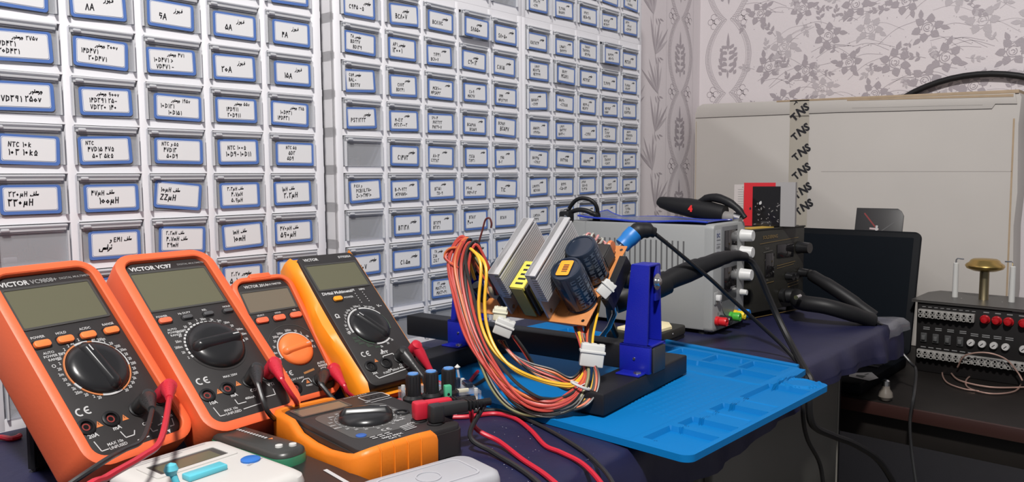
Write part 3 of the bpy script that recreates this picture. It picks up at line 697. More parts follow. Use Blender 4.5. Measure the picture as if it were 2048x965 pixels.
def m3():
    Wd, H, T = .0590, .132, .026; t = thing_meter('small orange-red multimeter with three buttons and a bright orange dial', *PM3, Wd)
    b, h = body(t, Wd, H, T, None, .0062, .0035, orange_red); P = print_white; z = .0003
    h.slab(Wd/2, H+.005, .024, .006, .002, -T+.004, .0042, orange_red, .001)
    b.text('VICTOR 201A', .009, H-.0062, .0032, z, P, 0, .03); b.text('MULTIMETER', .034, H-.0058, .0022, z, P, 0, .02)
    for s, x in (('SELECT', .009), ('HOLD', .029), ('REL', .050)): b.text(s, x, .0925, .0018, z, P, 0, .02)
    C = (.0335, .0495); r = .0180
    b.ring(*C, r+.0006, r+.0018, 0, .0006, P, -.1, PI+.35, 40)
    marks(b, *C, r+.0030, 0, -.05, PI+.3, 12, z, P, rs)
    b.ring(*C, .0285, .0290, 0, .0003, lcd_frame, .6, PI-.5, 20)
    ce(b, .010, .0235, .0050, z, P); b.text('CAT II 600V', .014, .0180, .0020, z, P, 0, .02); warn(b, .0300, .0135, .0045, z); b.text('FUSED', .0265, .0085, .0018, z, P, 0, .02)
    b.rib([(.0300, .0225), (.0430, .0245)], .0022, z, mat('print_tan', (.30, .13, .04), .6)); b.text('AUTO', .049, .0285, .0024, z, P, 0, .03); b.text('RANGE', .049, .0253, .0024, z, P, 0, .03); b.text('600V', .050, .0222, .0024, z, P, 0, .03)
    bracket(b, [(.0235, .014), (.027, .0165), (.0325, .0165), (.034, .012)], z, P)
    b.build('meter_body', t); h.build('holster', t); lcd(t, .003, .0560, .0975, .1205, lcd_brown)
    for x in (.0118, .0312, .0505): rocker(t, x, .0870, .0130, .0062, mat('button_red', (.78, .15, .07), .4))
    dial(t, *C, r, .12, mat('dial_orange', (.85, .19, .045), .42), .0075)
    for x, y in ((.0145, .0100), (.0415, .0115), (.0530, .0135)): socket(t, x, y, socket_red)
    stand(t, Wd, H, T, PM3[4], PM3[2], black_metal)
    return t
def m4():
    Wd, H, T = .0725, .1750, .020; t = thing_meter('black multimeter in a yellow-orange holster with one yellow button, rightmost of the leaning ones', *PM4, Wd)
    P = print_white; z = .0003
    b = MB(); b.slab(Wd/2, H/2, Wd, H, .008, -.012, 0, face_black, .0012)
    b.text('VICTOR', .006, H-.0085, .0036, z, P, 0, .04); b.text('DT9205A', .050, H-.0080, .0030, z, P, 0, .03); b.text('Digital Multimeter', .0045, .1180, .0038, z, P, 0, .035)
    b.text('POWER', .0275, .1105, .0024, z, P, 0, .02); b.text('hFE', .040, .1190, .0026, z, P, 0, .03); b.text('NPN', .051, .1185, .0026, z, P, 0, .03)
    for k in range(5): b.disc(.0435+.0003*k, .1150-.0032*k, .0006, z, P, 8); b.disc(.0535+.0003*k, .1155-.0032*k, .0006, z, P, 8)
    C = (.0375, .0705); r = .0225
    ringg = mat('print_green', (.045, .075, .05), .6)
    b.ring(*C, r+.0004, r+.0022, 0, .0008, P, 1.75, 3.35, 26); b.ring(*C, r+.0004, r+.0022, 0, .0008, P, .55, 1.62, 18); b.ring(*C, r+.0004, r+.0016, 0, .0006, ringg, -.35, .5, 16); b.ring(*C, r+.0004, r+.0022, 0, .0008, P, -1.75, -.95, 14); b.ring(*C, r+.0004, r+.0016, 0, .0006, ringg, 3.6, 4.4, 14)
    b.text('Ω', .0045, .0870, .0050, z, P, 0, .04); marks(b, *C, r+.0038, 0, .95, 3.3, 14, z, P, rs); marks(b, *C, r+.0038, 0, -1.6, -1.0, 3, z, P, rs); marks(b, *C, r+.0038, 0, 3.6, 4.5, 6, z, ringg, rs); b.text('F', .0085, .0645, .0042, z, P, 0, .04); b.text('V~', .0605, .0925, .0036, z, P, 0, .03); b.text('A~', .0315, .0345, .0050, z, P, 0, .04)
    ce(b, .0085, .0350, .0058, z, P)
    b.text('20A', .0085, .0130, .0026, z, P, 0, .03); b.text('mA', .0275, .0130, .0026, z, P, 0, .03); b.text('COM', .0435, .0155, .0026, z, P, 0, .03); b.text('VΩ', .060, .0165, .0026, z, P, 0, .03)
    bracket(b, [(.0105, .0115), (.0125, .0075), (.058, .0115), (.0595, .0145)], z, P, .0010); b.text('FUSED  200mA MAX  ', .0205, .0105, .0024, z, P, .08, .02); b.text('1000V', .0485, .0140, .0030, z, P, 0, .03)
    bracket(b, [(.030, .0275), (.031, .0310), (.044, .0320), (.045, .0285)], z, P, .0010); b.text('CAT II', .030, .0335, .0024, z, P, 0, .02); warn(b, .0205, .0280, .0045, z)
    b.build('meter_body', t)
    # holster: deep left flank with a waist, low right rim
    h = MB(); e = .0085; N = 14
    def prof(v):  # flank bulge along the height, 0..1
        return .0050+.0042*math.cos(2*PI*v)**2+.0015*math.sin(PI*v)
    secs = []
    for i in range(N+1):
        v = i/N; y = -.006+(H+.012)*v; g = prof(v); q = .010 if i in (0, N) else .0
        x0 = -g+q*.5; x1 = Wd+.0035-q*.3
        f = -.0075-.004*math.sin(PI*v)+(0 if 0 < i < N else -.008)
        secs.append([(x0+.004, y, -.040+q), (x0, y, -.034+q*.5), (x0, y, f-.002), (x0+.002, y, f+.004), (-.0004, y, f+.0065), (-.0004, y, -.0125), (Wd+.0004, y, -.0125), (Wd+.0004, y, -.0030), (x1, y, -.0040), (x1, y, -.034+q*.5), (x1-.004, y, -.040+q)])
    h.loft(secs, yellow_orange); h.build('holster', t, 45)
    lcd(t, .0045, .0670, .1255, .1590, lcd_mat); rocker(t, .0190, .1108, .0105, .0058, mat('button_yellow', (.92, .33, .02), .4), name='power_button'); dial(t, *C, r, 2.15, knob_black, .0070)
    for x, y in ((.0110, .0225), (.0300, .0225), (.0480, .0245), (.0660, .0275)): socket(t, x, y, rubber)
    stand(t, Wd, H, .040, PM4[4], PM4[2], black_metal)
    return t
M1, M2, M3, M4 = m1(), m2(), m3(), m4()
# 5: the orange one lying on its back
def m5():
    Wd, H = .0965, .130; T = .026
    t = thing('multimeter', 'bright orange cased multimeter lying flat on the desk, blue dot by its dial', 'multimeter', frame(W(722, 906, Z=.0290), (math.cos(-.09), math.sin(-.09), 0), (math.sin(.09), math.cos(.09), .01)))
    P = print_white; z = .0003; b = MB(); PG = print_grey
    b.slab(Wd/2, H/2, Wd, H, .008, -.024, -.004, face_black, 0); b.slab(Wd/2, H/2, Wd-.002, H-.002, .008, -.004, 0, face_black, .0014)
    b.slab(.044, .060, .066, .072, .010, 0, .0003, mat('plate_grey', (.075, .073, .07), .4)); z = .0006
    b.ring(.044, .0640, .0250, .0255, 0, z, PG, n=48)
    marks(b, .044, .0640, .0275, 0, -1.3, PI*2-1.8, 22, z, P, rs)
    for k in range(20):
        a = k*2*PI/20; b.rib([(.044+.0235*math.cos(a), .064+.0235*math.sin(a)), (.044+.0250*math.cos(a), .064+.0250*math.sin(a))], .0006, z, P)
    b.ring(.044, .064, 0, .0005, 0, z, P, n=6)
    o = rr(.0815, .1110, .0260, .0160, .003); i = rr(.0815, .1110, .0240, .0140, .0024)
    b.loft([[(x, y, z) for x, y in o], [(x, y, z) for x, y in i]], P, False, False)
    b.text('hFE', .066, .0995, .0026, z, P, 0, .02); b.text('E B C E', .072, .1225, .0022, z, P, 0, .02); b.rib([(.070, .0975), (.092, .0985)], .0009, z, P)
    for k in range(4): b.disc(.0735+.005*k, .1110, .0011, z, rubber, 8)
    b.text('DIGITAL', .058, .1225, .0026, z, PG, 0, .02)
    ce(b, .0365, .0265, .0046, z, P)
    for k in range(6): b.rib([(.021+.0065*(k % 3), .0215-.0035*(k//3)), (.0258+.0065*(k % 3), .0215-.0035*(k//3))], .0014, z, P)
    b.text('500V MAX', .0265, .0120, .0030, z, P, 0, .03); b.text('CAT II', .0300, .0080, .0028, z, P, 0, .03); b.text('VΩmA', .055, .0400, .0030, z, P, 0, .03); b.text('COM', .0600, .0270, .0028, z, P, 0, .03)
    b.text('10A', .060, .0530, .0028, z, P, 0, .03)
    for k in range(4): b.rib([(.050+.0005*k, .0170+.003*k), (.062, .0180+.003*k)], .0012, z, P)
    b.build('meter_body', t)
    h = MB(); e = .0075; pts = []
    # C-shaped rubber boot: left flank and both ends
    def sec(p, n_, lipz, e_=e):
        p = Vector(p); n_ = Vector(n_).normalized(); w = e_
        return [(p.x-n_.x*.001, p.y-n_.y*.001, -.0285), (p.x+n_.x*(w-.003), p.y+n_.y*(w-.003), -.0285), (p.x+n_.x*w, p.y+n_.y*w, -.0250), (p.x+n_.x*w, p.y+n_.y*w, lipz-.004), (p.x+n_.x*(w-.0018), p.y+n_.y*(w-.0018), lipz-.0008), (p.x+n_.x*(w-.0045), p.y+n_.y*(w-.0045), lipz), (p.x+n_.x*.0006, p.y+n_.y*.0006, lipz-.001), (p.x-n_.x*.001, p.y-n_.y*.001, lipz-.006)]
    path = [((.0640, .0), (0, -1), .0000), ((.0600, .0), (0, -1), .0035), ((.046, .0), (0, -1), .0040), ((.030, .0), (0, -1), .0038), ((.016, .0), (0, -1), .0035), ((.006, .0), (-.3, -1), .0030), ((.0015, .0015), (-1, -1), .0015), ((0, .006), (-1, -.3), -.0015), ((0, .016), (-1, 0), -.0040), ((0, .040), (-1, 0), -.0075), ((0, .062), (-1, 0), -.0080), ((0, .085), (-1, 0), -.0060), ((0, .100), (-1, 0), .0015), ((0, .118), (-1, 0), .0020), ((0, H-.006), (-1, .3), .0020), ((.0015, H-.0015), (-1, 1), .0020), ((.006, H), (-.3, 1), .0020), ((.02, H), (0, 1), .0020), ((.045, H), (0, 1), .0020), ((.052, H), (0, 1), .0010), ((.057, H), (0, 1), -.003)]
    h.loft([sec(*q) for q in path], orange)
    h.slab(Wd*.34, H/2, Wd*.66, H, .004, -.0285, -.0235, orange)
    for x in (.012, .024, .036, .048): h.tube([(x, -e-.0002, -.026), (x, -e-.0004, 0), (x, -e+.003, .0036)], .0006, orange, 6)
    h.build('holster', t, 45)
    mb = MB(); lcd(t, .0075, .0520, .1030, .1220, lcd_brown)
    mb = MB(); mb.lathe([(.0042, 0), (.0042, .0009), (.0036, .0012), (0, .0012)], mat('dot_blue', (.03, .10, .35), .4), 20, (.0185, .0300, 0)); mb.build('indicator_dot', t)
    dial(t, .044, .064, .0225, -.55, knob_black, .0095)
    for x, y in ((.0740, .0560), (.0730, .0300), (.0780, .0150)): socket(t, x, y, rubber)
    return t
M5 = m5()
# ------------------------------------------------------------------ test plugs and leads
def at(o, x, y, z): return o.matrix_world @ Vector((x, y, z))
def lead(name, label, meter, sock, m, path, up=(0, 1, 0), r=.0021, out=.016, group=None):
    """banana plug standing in a socket, its boot turned aside, and the lead running on through path"""
    t = thing(name, label, 'test lead'); bpy.context.view_layer.update()
    p = at(meter, sock[0], sock[1], -.003); n_ = (at(meter, 0, 0, 1)-at(meter, 0, 0, 0)).normalized()
    e = p+n_*(out+.003); d = (Vector(path[0])-e).normalized()
    mb = MB(); mb.tube([p, p+n_*.006], .0026, steel, 10); mb.tube([p+n_*.0045, p+n_*.0065, e, e+n_*.004, e+n_*.006], [.0052, .0062, .0062, .0056, .001], m, 14); mb.build('plug', t)
    mb = MB(); q = [e, e+d*.008, e+d*.016, e+d*.024, e+d*.032]
    mb.tube([e-d*.002]+q[1:], [.0056, .0060, .0048, .0036, .0028], m, 12)
    for k in range(4): mb.tube([e+d*(.012+.004*k), e+d*(.0138+.004*k)], .0052-.0006*k, m, 10)
    mb.build('strain_relief', t)
    mb = MB(); mb.tube([e+d*.028, e+d*.034]+[Vector(v) for v in path[1:]], r, m, 8, sm=6); mb.build('lead_wire', t)
    return t
DN = .0022
lead('test_lead', 'red test lead plugged into the leftmost leaning multimeter, running down to the lower left corner', M1, (.0700, .0320), lead_red,
     [W(345, 860, Y=.50), W(322, 880, Y=.475), W(283, 915, Y=.45), W(215, 955, Y=.42), W(140, 1010, Y=.40), (.06, .41, .004), (-.05, .45, .0025)])
lead('test_lead', 'black test lead plugged into the leftmost leaning multimeter beside its red one', M1, (.049, .0285), lead_black,
     [W(318, 855, Y=.52), W(285, 880, Y=.50), W(240, 905, Y=.48), W(150, 962, Y=.45), (.03, .47, .006), (-.05, .50, .0025)], r=.0017)
lead('test_lead', 'red test lead plugged into the second leaning multimeter, its boot pointing down right', M2, (.0690, .0345), lead_red,
     [W(578, 790, Y=.545), W(590, 800, Y=.57), W(612, 822, Y=.60), (.445, .61, .004), (.50, .59, DN), (.56, .55, DN)])
lead('test_lead', 'black test lead plugged into the second leaning multimeter beside the red plug', M2, (.0500, .0330), lead_black,
     [W(520, 800, Y=.545), W(540, 830, Y=.56), (.372, .612, .006), (.44, .605, DN), (.50, .57, DN)])
lead('test_lead', 'red test lead plugged into the small multimeter with the orange dial', M3, (.0530, .0135), lead_red,
     [W(690, 775, Y=.60), W(700, 790, Y=.60), (.452, .60, .006), (.50, .60, DN)], out=.014)
lead('test_lead', 'black test lead plugged into the small multimeter with the orange dial', M3, (.0415, .0115), lead_black,
     [W(640, 790, Y=.585), (.415, .585, .010), (.45, .585, .004), (.50, .585, DN)], out=.012)
lead('test_lead', 'red test lead plugged into the multimeter with the yellow-orange holster', M4, (.0660, .0275), lead_red,
     [W(863, 745, Y=.59), W(866, 760, Y=.585), (.55, .575, .006), (.60, .60, .010)], out=.011)
lead('test_lead', 'black test lead plugged into the multimeter with the yellow-orange holster', M4, (.0480, .0245), lead_black,
     [W(850, 760, Y=.575), W(862, 775, Y=.575), (.56, .57, .006), (.62, .59, .011)], out=.010)
# leads of the flat meter
def flat_lead(label, sock, m, path, flag):
    t = thing('test_lead', label, 'test lead'); p = at(M5, sock[0], sock[1], 0)
    mb = MB(); mb.tube([p-Vector((0, 0, .002)), p+Vector((0, 0, .004))], .0026, steel, 10)
    d = (Vector(path[0])-p); d.z = 0; d.normalize(); s = Vector((-d.y, d.x, 0))
    M = Matrix(((d.x, s.x, 0, p.x), (d.y, s.y, 0, p.y), (d.z, s.z, 1, p.z), (0, 0, 0, 1))); mb.M = M
    mb.slab(.001, 0, .012, .0115, .003, .002, .016, m, .002, .001); mb.slab(.016, 0, .026, .0100, .003, .006, .016, m, .003, .002); mb.build('plug', t)
    mb = MB(M)
    for k in range(5): mb.slab(.030+.0035*k, 0, .0024, .0105-.0012*k, .002, .0065+.0004*k, .0155-.0006*k, rubber if flag else m, .001, .001)
    mb.tube([(.026, 0, .011), (.050, 0, .011)], .0032, rubber if flag else m, 10); mb.build('strain_relief', t)
    mb = MB(); mb.tube([M @ Vector((.046, 0, .011))]+[Vector(v) for v in path], .0021, m, 8, sm=7); mb.build('lead_wire', t)
bpy.context.view_layer.update()
flat_lead('red test lead plugged into the flat orange multimeter, crossing the navy cover', (.0730, .0300), lead_red,
          [W(950, 855, Z=.016), W(1000, 885, Z=.006), W(1045, 920, Z=DN), W(1090, 950, Z=DN), W(1130, 985, Z=DN), W(1180, 1040, Z=DN)], True)
flat_lead('black test lead plugged into the flat orange multimeter, lying along the red one', (.0780, .0150), lead_black,
          [W(940, 872, Z=.014), W(985, 905, Z=.004), W(1035, 935, Z=DN), W(1075, 965, Z=DN), W(1120, 1010, Z=DN)], True)
mb = MB(); mb.tube([W(905, 835, Z=DN), W(935, 834, Z=DN), W(990, 828, Z=DN), W(1030, 838, Z=DN), W(1062, 862, Z=DN), W(1090, 892, Z=DN), W(1120, 905, Z=DN), W(1160, 925, Z=DN), W(1188, 950, Z=DN), W(1215, 985, Z=DN)], .0021, lead_red, 8, sm=7)
tag(mb.build('loose_wire'), 'loose red wire curving over the navy cover between the flat multimeter and the blue mat', 'wire')
mb = MB(); mb.tube([W(915, 828, Z=DN), W(960, 822, Z=DN), W(1000, 822, Z=DN), W(1050, 838, Z=DN), W(1100, 862, Z=DN), W(1150, 892, Z=DN), W(1185, 918, Z=DN), W(1215, 950, Z=DN), W(1235, 985, Z=DN)], .0018, lead_black, 8, sm=7)
tag(mb.build('loose_wire'), 'loose black wire lying right beside the curving red one on the navy cover', 'wire')
mb = MB(); mb.tube([(.02, .66, DN), W(0, 878, Z=DN+.001)+Vector((-.02, 0, 0)), W(25, 878, Z=DN), W(40, 872, Z=DN)], .0024, lead_red, 8, sm=6)
tag(mb.build('loose_wire'), 'short piece of red wire beside the tilt stand of the leftmost multimeter', 'wire')
# ------------------------------------------------------------------ blue silicone repair mat
def repair_mat():
    P0 = W(1378.9, 916.8, Z=.006); yaw = math.radians(-1.07)
    t = thing('repair_mat', 'bright blue silicone repair mat with tray compartments, hanging over the desk edge', 'work mat', TR(P0.x, P0.y, .0006, yaw))
    st = .0018; nu, nv = 216, 252
    rec = []   # u0,u1,v0,v1,depth
    for a, b, c, d_, z in ((.016, .058, .006, .052, -.0046), (.068, .092, .006, .050, -.0046), (.103, .118, .006, .050, -.0012), (.124, .151, .006, .050, -.0046), (.158, .174, .006, .050, -.0008), (.183, .247, .006, .049, -.0042),
                           (.0, .232, .060, .150, -.0004), (.0, .232, .152, .40, -.0004)): rec.append((a, b, c, d_, z, 0))
    v = .056
    for L in (.042, .070, .052, .062, .05, .05): rec.append((.240, .278, v, v+L, -.0046, 1)); v += L+.007
    v = .062
    for L in (.042, .042, .044, .055, .06, .06): rec.append((.286, .322, v, v+L, -.0046, 1)); v += L+.006
    def umax(v): return .286-.0 if v < .040 else (.286+.044*min(1, (v-.040)/.004)+.05*max(0, v-.05))
    mb = MB(); vs = []; idx = {}; fs = []
    def h(u, v):
        um = umax(v); z = .0058
        k = (1+.10*(v-.05)) if v > .05 else 1
        uu = u/k if u > .235 else u
        if .234 < uu and v > .052: z = .0068
        for a, b, c, d_, dz, kind in rec:
            if a < uu < b and c < v < d_: z = (.0064 if kind else .0058)+dz
        if .075 < u < .218 and .064 < v < .142: z += .0006*(math.sin(u*900) > .1)*(math.sin(v*700) > -.2)
        r = math.hypot(u-.270, v-.026)
        a = math.atan2(v-.026, u-.270); ro = r*math.cos((a % (PI/4))-PI/8)
        if .0135 < ro < .0165 or .0195 < ro < .0212: z = .0072
        if u < .004 or v < .004 or u > um-.004 or v > .446: z = max(z, .0060)
        cr = .010
        for cu, cv, su, sv in ((cr, cr, -1, -1), (.286-cr, cr, 1, -1)):
            if (u-cu)*su > 0 and (v-cv)*sv > 0 and math.hypot(u-cu, v-cv) > cr: return None
        return z
    for j in range(nv+1):
        for i in range(nu+1):
            v = .450*j/nv; u = umax(v)*i/nu
            zz = h(u, v)
            if zz is None:
                cu = .010 if i < nu/2 else .276; d = math.hypot(u-cu, v-.010); u = cu+(u-cu)*.010/d; v = .010+(v-.010)*.010/d; zz = .0060
            idx[(i, j)] = len(vs); vs.append((u, v, zz))
    for j in range(nv):
        for i in range(nu): fs.append((idx[(i, j)], idx[(i+1, j)], idx[(i+1, j+1)], idx[(i, j+1)]))
    n0 = len(vs); rim = [(i, 0) for i in range(nu+1)]+[(nu, j) for j in range(1, nv+1)]+[(i, nv) for i in range(nu-1, -1, -1)]+[(0, j) for j in range(nv-1, 0, -1)]
    for k in rim: p = vs[idx[k]]; vs.append((p[0], p[1], 0))
    for k in range(len(rim)): a, b = rim[k], rim[(k+1) % len(rim)]; fs.append((idx[a], n0+k, n0+(k+1) % len(rim), idx[b]))
    fs.append(tuple(range(n0, n0+len(rim))))
    mb.add(vs, fs, mat_blue); mb.build('mat_sheet', t, 30)
    bb = MB(); bb.slab(.268, .003, .05, .001, .0004, .001, .004, mat_blue); 
    b = MB(); b.prism([(.334, .056), (.344, .058), (.362, .255), (.352, .255)], .0008, .0075, mat_blue, .001); b.build('tool_rail', t)
repair_mat()
MT = .0062   # top of the mat
# ------------------------------------------------------------------ circuit board holder
HO = Vector((.655, .425, 0)); ha = math.radians(6.5)
hex_, hey = Vector((math.cos(ha), math.sin(ha), 0)), Vector((-math.sin(ha), math.cos(ha), 0))
HM = TR(HO.x, HO.y, 0, ha)
def holder():
    t = thing('board_holder', 'adjustable circuit board holder with two blue arms on black bars', 'circuit board holder', HM)
    z0 = MT+.0016
    for y0, n in ((-.012, 0), (.215, 1)):
        b = MB(); b.box(-.092 if not n else -.10, .098, y0, y0+.036, z0, .0285, black_metal, .0018); b.build('foot_bar', t)
        b = MB()
        for x in (-.080 if not n else -.09, .080): b.slab(x, y0+.018, .016, .022, .004, z0-.0016, z0+.0002, rubber)
        b.build('rubber_foot', t)
    b = MB(); b.box(.000, .026, -.018, .322, .0290, .0545, black_metal, .002); b.build('cross_rail', t)
    b = MB(); b.box(-.0005, .0265, -.0185, -.0165, .0285, .055, mat('end_cap', (.03, .032, .035), .5), .0015); b.build('end_cap', t)
    for y0, n in ((-.016, 0), (.215, 1)):
        b = MB()
        b.box(-.006, .032, y0, y0+.034, .0545, .0575, blue_metal, .001); b.box(-.006, -.0002, y0, y0+.034, .0285, .0575, blue_metal, .001); b.box(.0262, .032, y0, y0+.034, .0285, .0575, blue_metal, .001)
        b.box(-.022, -.004, y0+.004, y0+.030, .0285, .0305, blue_metal, .0008)
        b.build('arm_clamp', t)
        b = MB(); ya = y0+.004
        # channel-shaped upright, tapering towards the top
        def sec(z, x0, x1, yb): return [(x0, ya, z), (x0+.0025, ya, z), (x0+.0025, yb-.0025, z), (x1-.0025, yb-.0025, z), (x1-.0025, ya, z), (x1, ya, z), (x1, yb, z), (x0, yb, z)]
        b.loft([sec(.0575, -.004, .031, ya+.026), sec(.100, -.002, .028, ya+.023), sec(.1370, 0, .026, ya+.020)], blue_metal)
        b.box(0, .026, ya, ya+.020, .1360, .1385, blue_metal, .0008)
        b.box(.0155, .0260, ya+.0000, ya+.003, .100, .137, blue_metal, .001)
        b.build('arm_upright', t, 30)
        b = MB(); s = -1 if n == 0 else 1
        c = Vector((.0175, ya if n == 0 else ya+.020, .1200)); b.lathe([(.0085, 0), (.0085, .001), (.0040, .0012), (.0045, .0030), (.0038, .0042), (0, .0045)], steel, 20, c, (0, s, 0)); b.build('pivot_screw', t)
        c = Vector((-.013, y0+.010, .0305)); b = MB(); b.lathe([(.0042, 0), (.0040, .0016), (.0015, .0024), (0, .0024)], steel, 14, c); b.build('clamp_screw', t)
        b = MB(); b.lathe([(.0016, 0), (.0014, .0008), (0, .001)], steel, 10, (-.006, y0+.017, .043), (-1, 0, 0)); b.build('rivet', t)
        # jaw that grips the board edge
        b = MB(); yj = ya+.020 if n == 0 else ya
        b.tube([(.012, yj-.001*(-s), .120), (.012, yj-s*.012, .120)], .009, black_metal, 16)
        a = math.radians(45.8); u = Vector((math.cos(a), 0, math.sin(a))); w = Vector((-math.sin(a), 0, math.cos(a))); c = Vector((-.012, yj-s*.009, .1175))
        P = []
        for dz in (-.007, .010):
            for du, dv in ((-.026, -.003), (.030, -.003), (.030, .005), (-.026, .005)): P.append(c+u*du+Vector((0, dv, 0))+w*dz)
        b.hexa(P, black_metal); b.build('jaw', t)
    return t
holder()
# ------------------------------------------------------------------ power supply circuit board in the holder
P1 = HO+hey*.028+hex_*(-.0559)+Vector((0, 0, .08216)); ang = math.radians(39.7)
E1 = (hex_*.08643+Vector((0, 0, .07166))).normalized(); E2 = hey; EN = E1.cross(E2)
if EN.z < 0: EN = -EN
BM = Matrix(((E1.x, E2.x, EN.x, P1.x), (E1.y, E2.y, EN.y, P1.y), (E1.z, E2.z, EN.z, P1.z), (0, 0, 0, 1)))   # u up-slope, v along, w out of the board
BI0 = BM.inverted()
def board():
    t = thing('circuit_board', 'brown circuit board with two finned heatsinks and a hanging bundle of coloured wires', 'circuit board', BM)
    b = MB(); b.box(0, .112, 0, .146, -.0016, 0, pcb, .0006)
    dark = mat('pcb_print', (.20, .075, .03), .5)
    for u, v in ((.0055, .006), (.1055, .0045), (.098, .012), (.0055, .140)): b.lathe([(.0018, .0001), (.0018, .0002), (0, .0002)], window_dark, 12, (u, v, 0))
    rs = random.Random(4)
    for k in range(26):
        u, v = rs.uniform(.006, .10), rs.uniform(.003, .13); b.rib([(u, v), (u+rs.uniform(-.012, .012), v+.001), (u+.003, v+rs.uniform(.003, .01))], .0005, .0002, dark)
    for k in range(40): b.lathe([(.0012, -.0017), (.0008, -.0028), (0, -.0032)], steel, 6, (rs.uniform(.004, .108), rs.uniform(.004, .142), 0))
    b.build('board_sheet', t)
    def sink(u0, u1, v0, v1, w0, w1, nf, flip):
        b = MB(); th = .003; face = v0
        b.box(u0, u1, v0+.0065, v1, w0, w1, alu)
        b.box(u0, u1, v0, v1, w1-.0022, w1, alu, .0004)
        for k in range(nf):
            w = w0+(w1-w0-.004)*k/nf; b.box(u0, u1, v0, v0+.0075, w, w+(w1-w0)/nf*.52, alu)
        o = b.build('heatsink', t, 25)
        c = MB(); c.box(u0, u0+.026, v1-.003, v1-.0005, 0, w0+.004, alu); c.box(u0+.034, u0+.07, v1-.003, v1-.0005, 0, w0+.004, alu); c.lathe([(.0022, 0), (.0022, .001), (0, .0014)], steel, 12, (u0+.006, v1-.0031, .006), (0, -1, 0)); c.build('heatsink_bracket', o)
        for k in range(3):
            c = MB(); c.box(u0+.006+.024*k, u0+.018+.024*k, v1, v1+.0045, w0-.012, w0+.008, rubber, .0006)
            for q in range(3): c.box(u0+.0085+.0032*q+.024*k, u0+.0095+.0032*q+.024*k, v1+.002, v1+.0026, 0, w0-.012, steel)
            c.build('power_transistor', o)
    sink(.003, .087, .0345, .0465, .0265, .0630, 11, 0); sink(.003, .086, .0790, .0930, .0265, .0610, 11, 0)
    def cap(u, v, r, h, stick=False):
        b = MB(); b.lathe([(r*.96, 0), (r, .0015), (r*.95, .003), (r, .0045), (r, h-.0015), (r*.93, h), (r*.80, h+.0002), (r*.78, h-.0006), (0, h-.0006)], cap_navy, 32, (u, v, 0))
        g = mat('cap_print', (.10, .125, .165), .4); g2 = mat('cap_stripe', (.085, .09, .095), .3)
        def arc(a0, a1, w0_, w1_, m):
            n = max(2, int(abs(a1-a0)/.15)); vs = []
            for i in range(n+1):
                a = a0+(a1-a0)*i/n; c, q = math.cos(a)*(r+.0002), math.sin(a)*(r+.0002); vs += [(u+c, v+q, w0_), (u+c, v+q, w1_)]
            b.add(vs, [(2*i, 2*i+1, 2*i+3, 2*i+2) for i in range(n)], m)
        cl = BI0 @ CO; ac = math.atan2(cl.y-v, cl.x-u)
        arc(ac-.62, ac-.36, .004, h-.001, g2)
        for row in range(4):
            w = .006; a = ac-.15+row*.44
            while w < h-.006:
                L = rs.uniform(.0034, .0052)
                # glyph-like strokes across the can
                arc(a, a+.30, w, w+.0012, g); arc(a, a+.30, w+L-.0012, w+L, g); arc(a+(0 if rs.random() < .5 else .2), a+.06+(0 if rs.random() < .5 else .2), w, w+L, g)
                w += L+.0022
        o = b.build('capacitor', t, 40)
        if stick:
            c = MB(Matrix.Translation((u, v, h+.0004)) @ Matrix.Rotation(.1, 4, 'Z')); c.slab(.000, .001, .0200, .0140, .002, 0, .0003, mat('sticker_orange', (.90, .33, .02), .4)); q = c.build('sticker', o)
            c.poly(rr(0, 0, .008, .006, .001), .0004, mat('sticker_ink', (.45, .14, .01), .5))
            for k in range(4): c.rib([(-.005+.003*k, -.003), (-.005+.003*k, .003)], .0009, .0005, ink)
            bpy.data.objects.remove(q); c.build('sticker', o)
    cap(.0290, .0175, .0165, .0490, True); cap(.0635, .0185, .0165, .046)
    b = MB()   # main transformer with yellow tape
    b.box(.004, .036, .0565, .0575, .004, .040, face_black); b.box(.003, .037, .053, .056, .002, .044, face_black, .001); b.box(.003, .037, .072, .075, .002, .044, face_black, .001)
    b.box(.0065, .0335, .052, .0755, .004, .0400, mat('tape_yellow_dark', (.33, .27, .07), .45), .002); b.build('transformer', t)
    b = MB(); b.box(.0015, .0385, .0555, .0725, .0402, .0455, mat('tape_yellow', (.72, .62, .10), .4), .001); b.box(.0008, .0018, .0570, .0710, .004, .0440, mat('tape_olive', (.30, .27, .06), .4))
    for k in range(5): b.box(.006+.0062*k, .0085+.0062*k, .0585, .0675, .0455, .0457, ink)
    b.build('transformer_tape', t)
    b = MB(); b.box(.008, .028, .0475, .0535, .010, .030, mat('tape_yellow_dark', (.33, .27, .07), .45), .001); b.build('small_transformer', t)
    b = MB(); b.tube([(.022+.011*math.cos(a), .106, .024+.011*math.sin(a)) for a in [2*PI*i/20 for i in range(20)]], .006, mat('toroid', (.46, .42, .30), .6), 10, closed=True); b.build('toroid_choke', t)
    b = MB()
    for k in range(14):
        a = 2*PI*k/14; c = Vector((.098, .030, .014)); d1 = Vector((0, math.cos(a), math.sin(a))); P = [c+d1*.009+(d1*math.cos(x)+Vector((1, 0, 0))*math.sin(x))*.0052 for x in [2*PI*i/10 for i in range(10)]]
        b.tube(P, .0013, mat('wire_pink', (.55, .25, .24), .45) if k % 2 else w_white, 6, closed=True)
    b.build('line_choke', t)
    b = MB(); b.box(.072, .092, .0045, .0245, .002, .022, face_black, .001); b.box(.0735, .0905, .0040, .0045, .006, .020, mat('box_side', (.05, .05, .05), .5)); b.build('relay', t)
    for q in range(3): pass
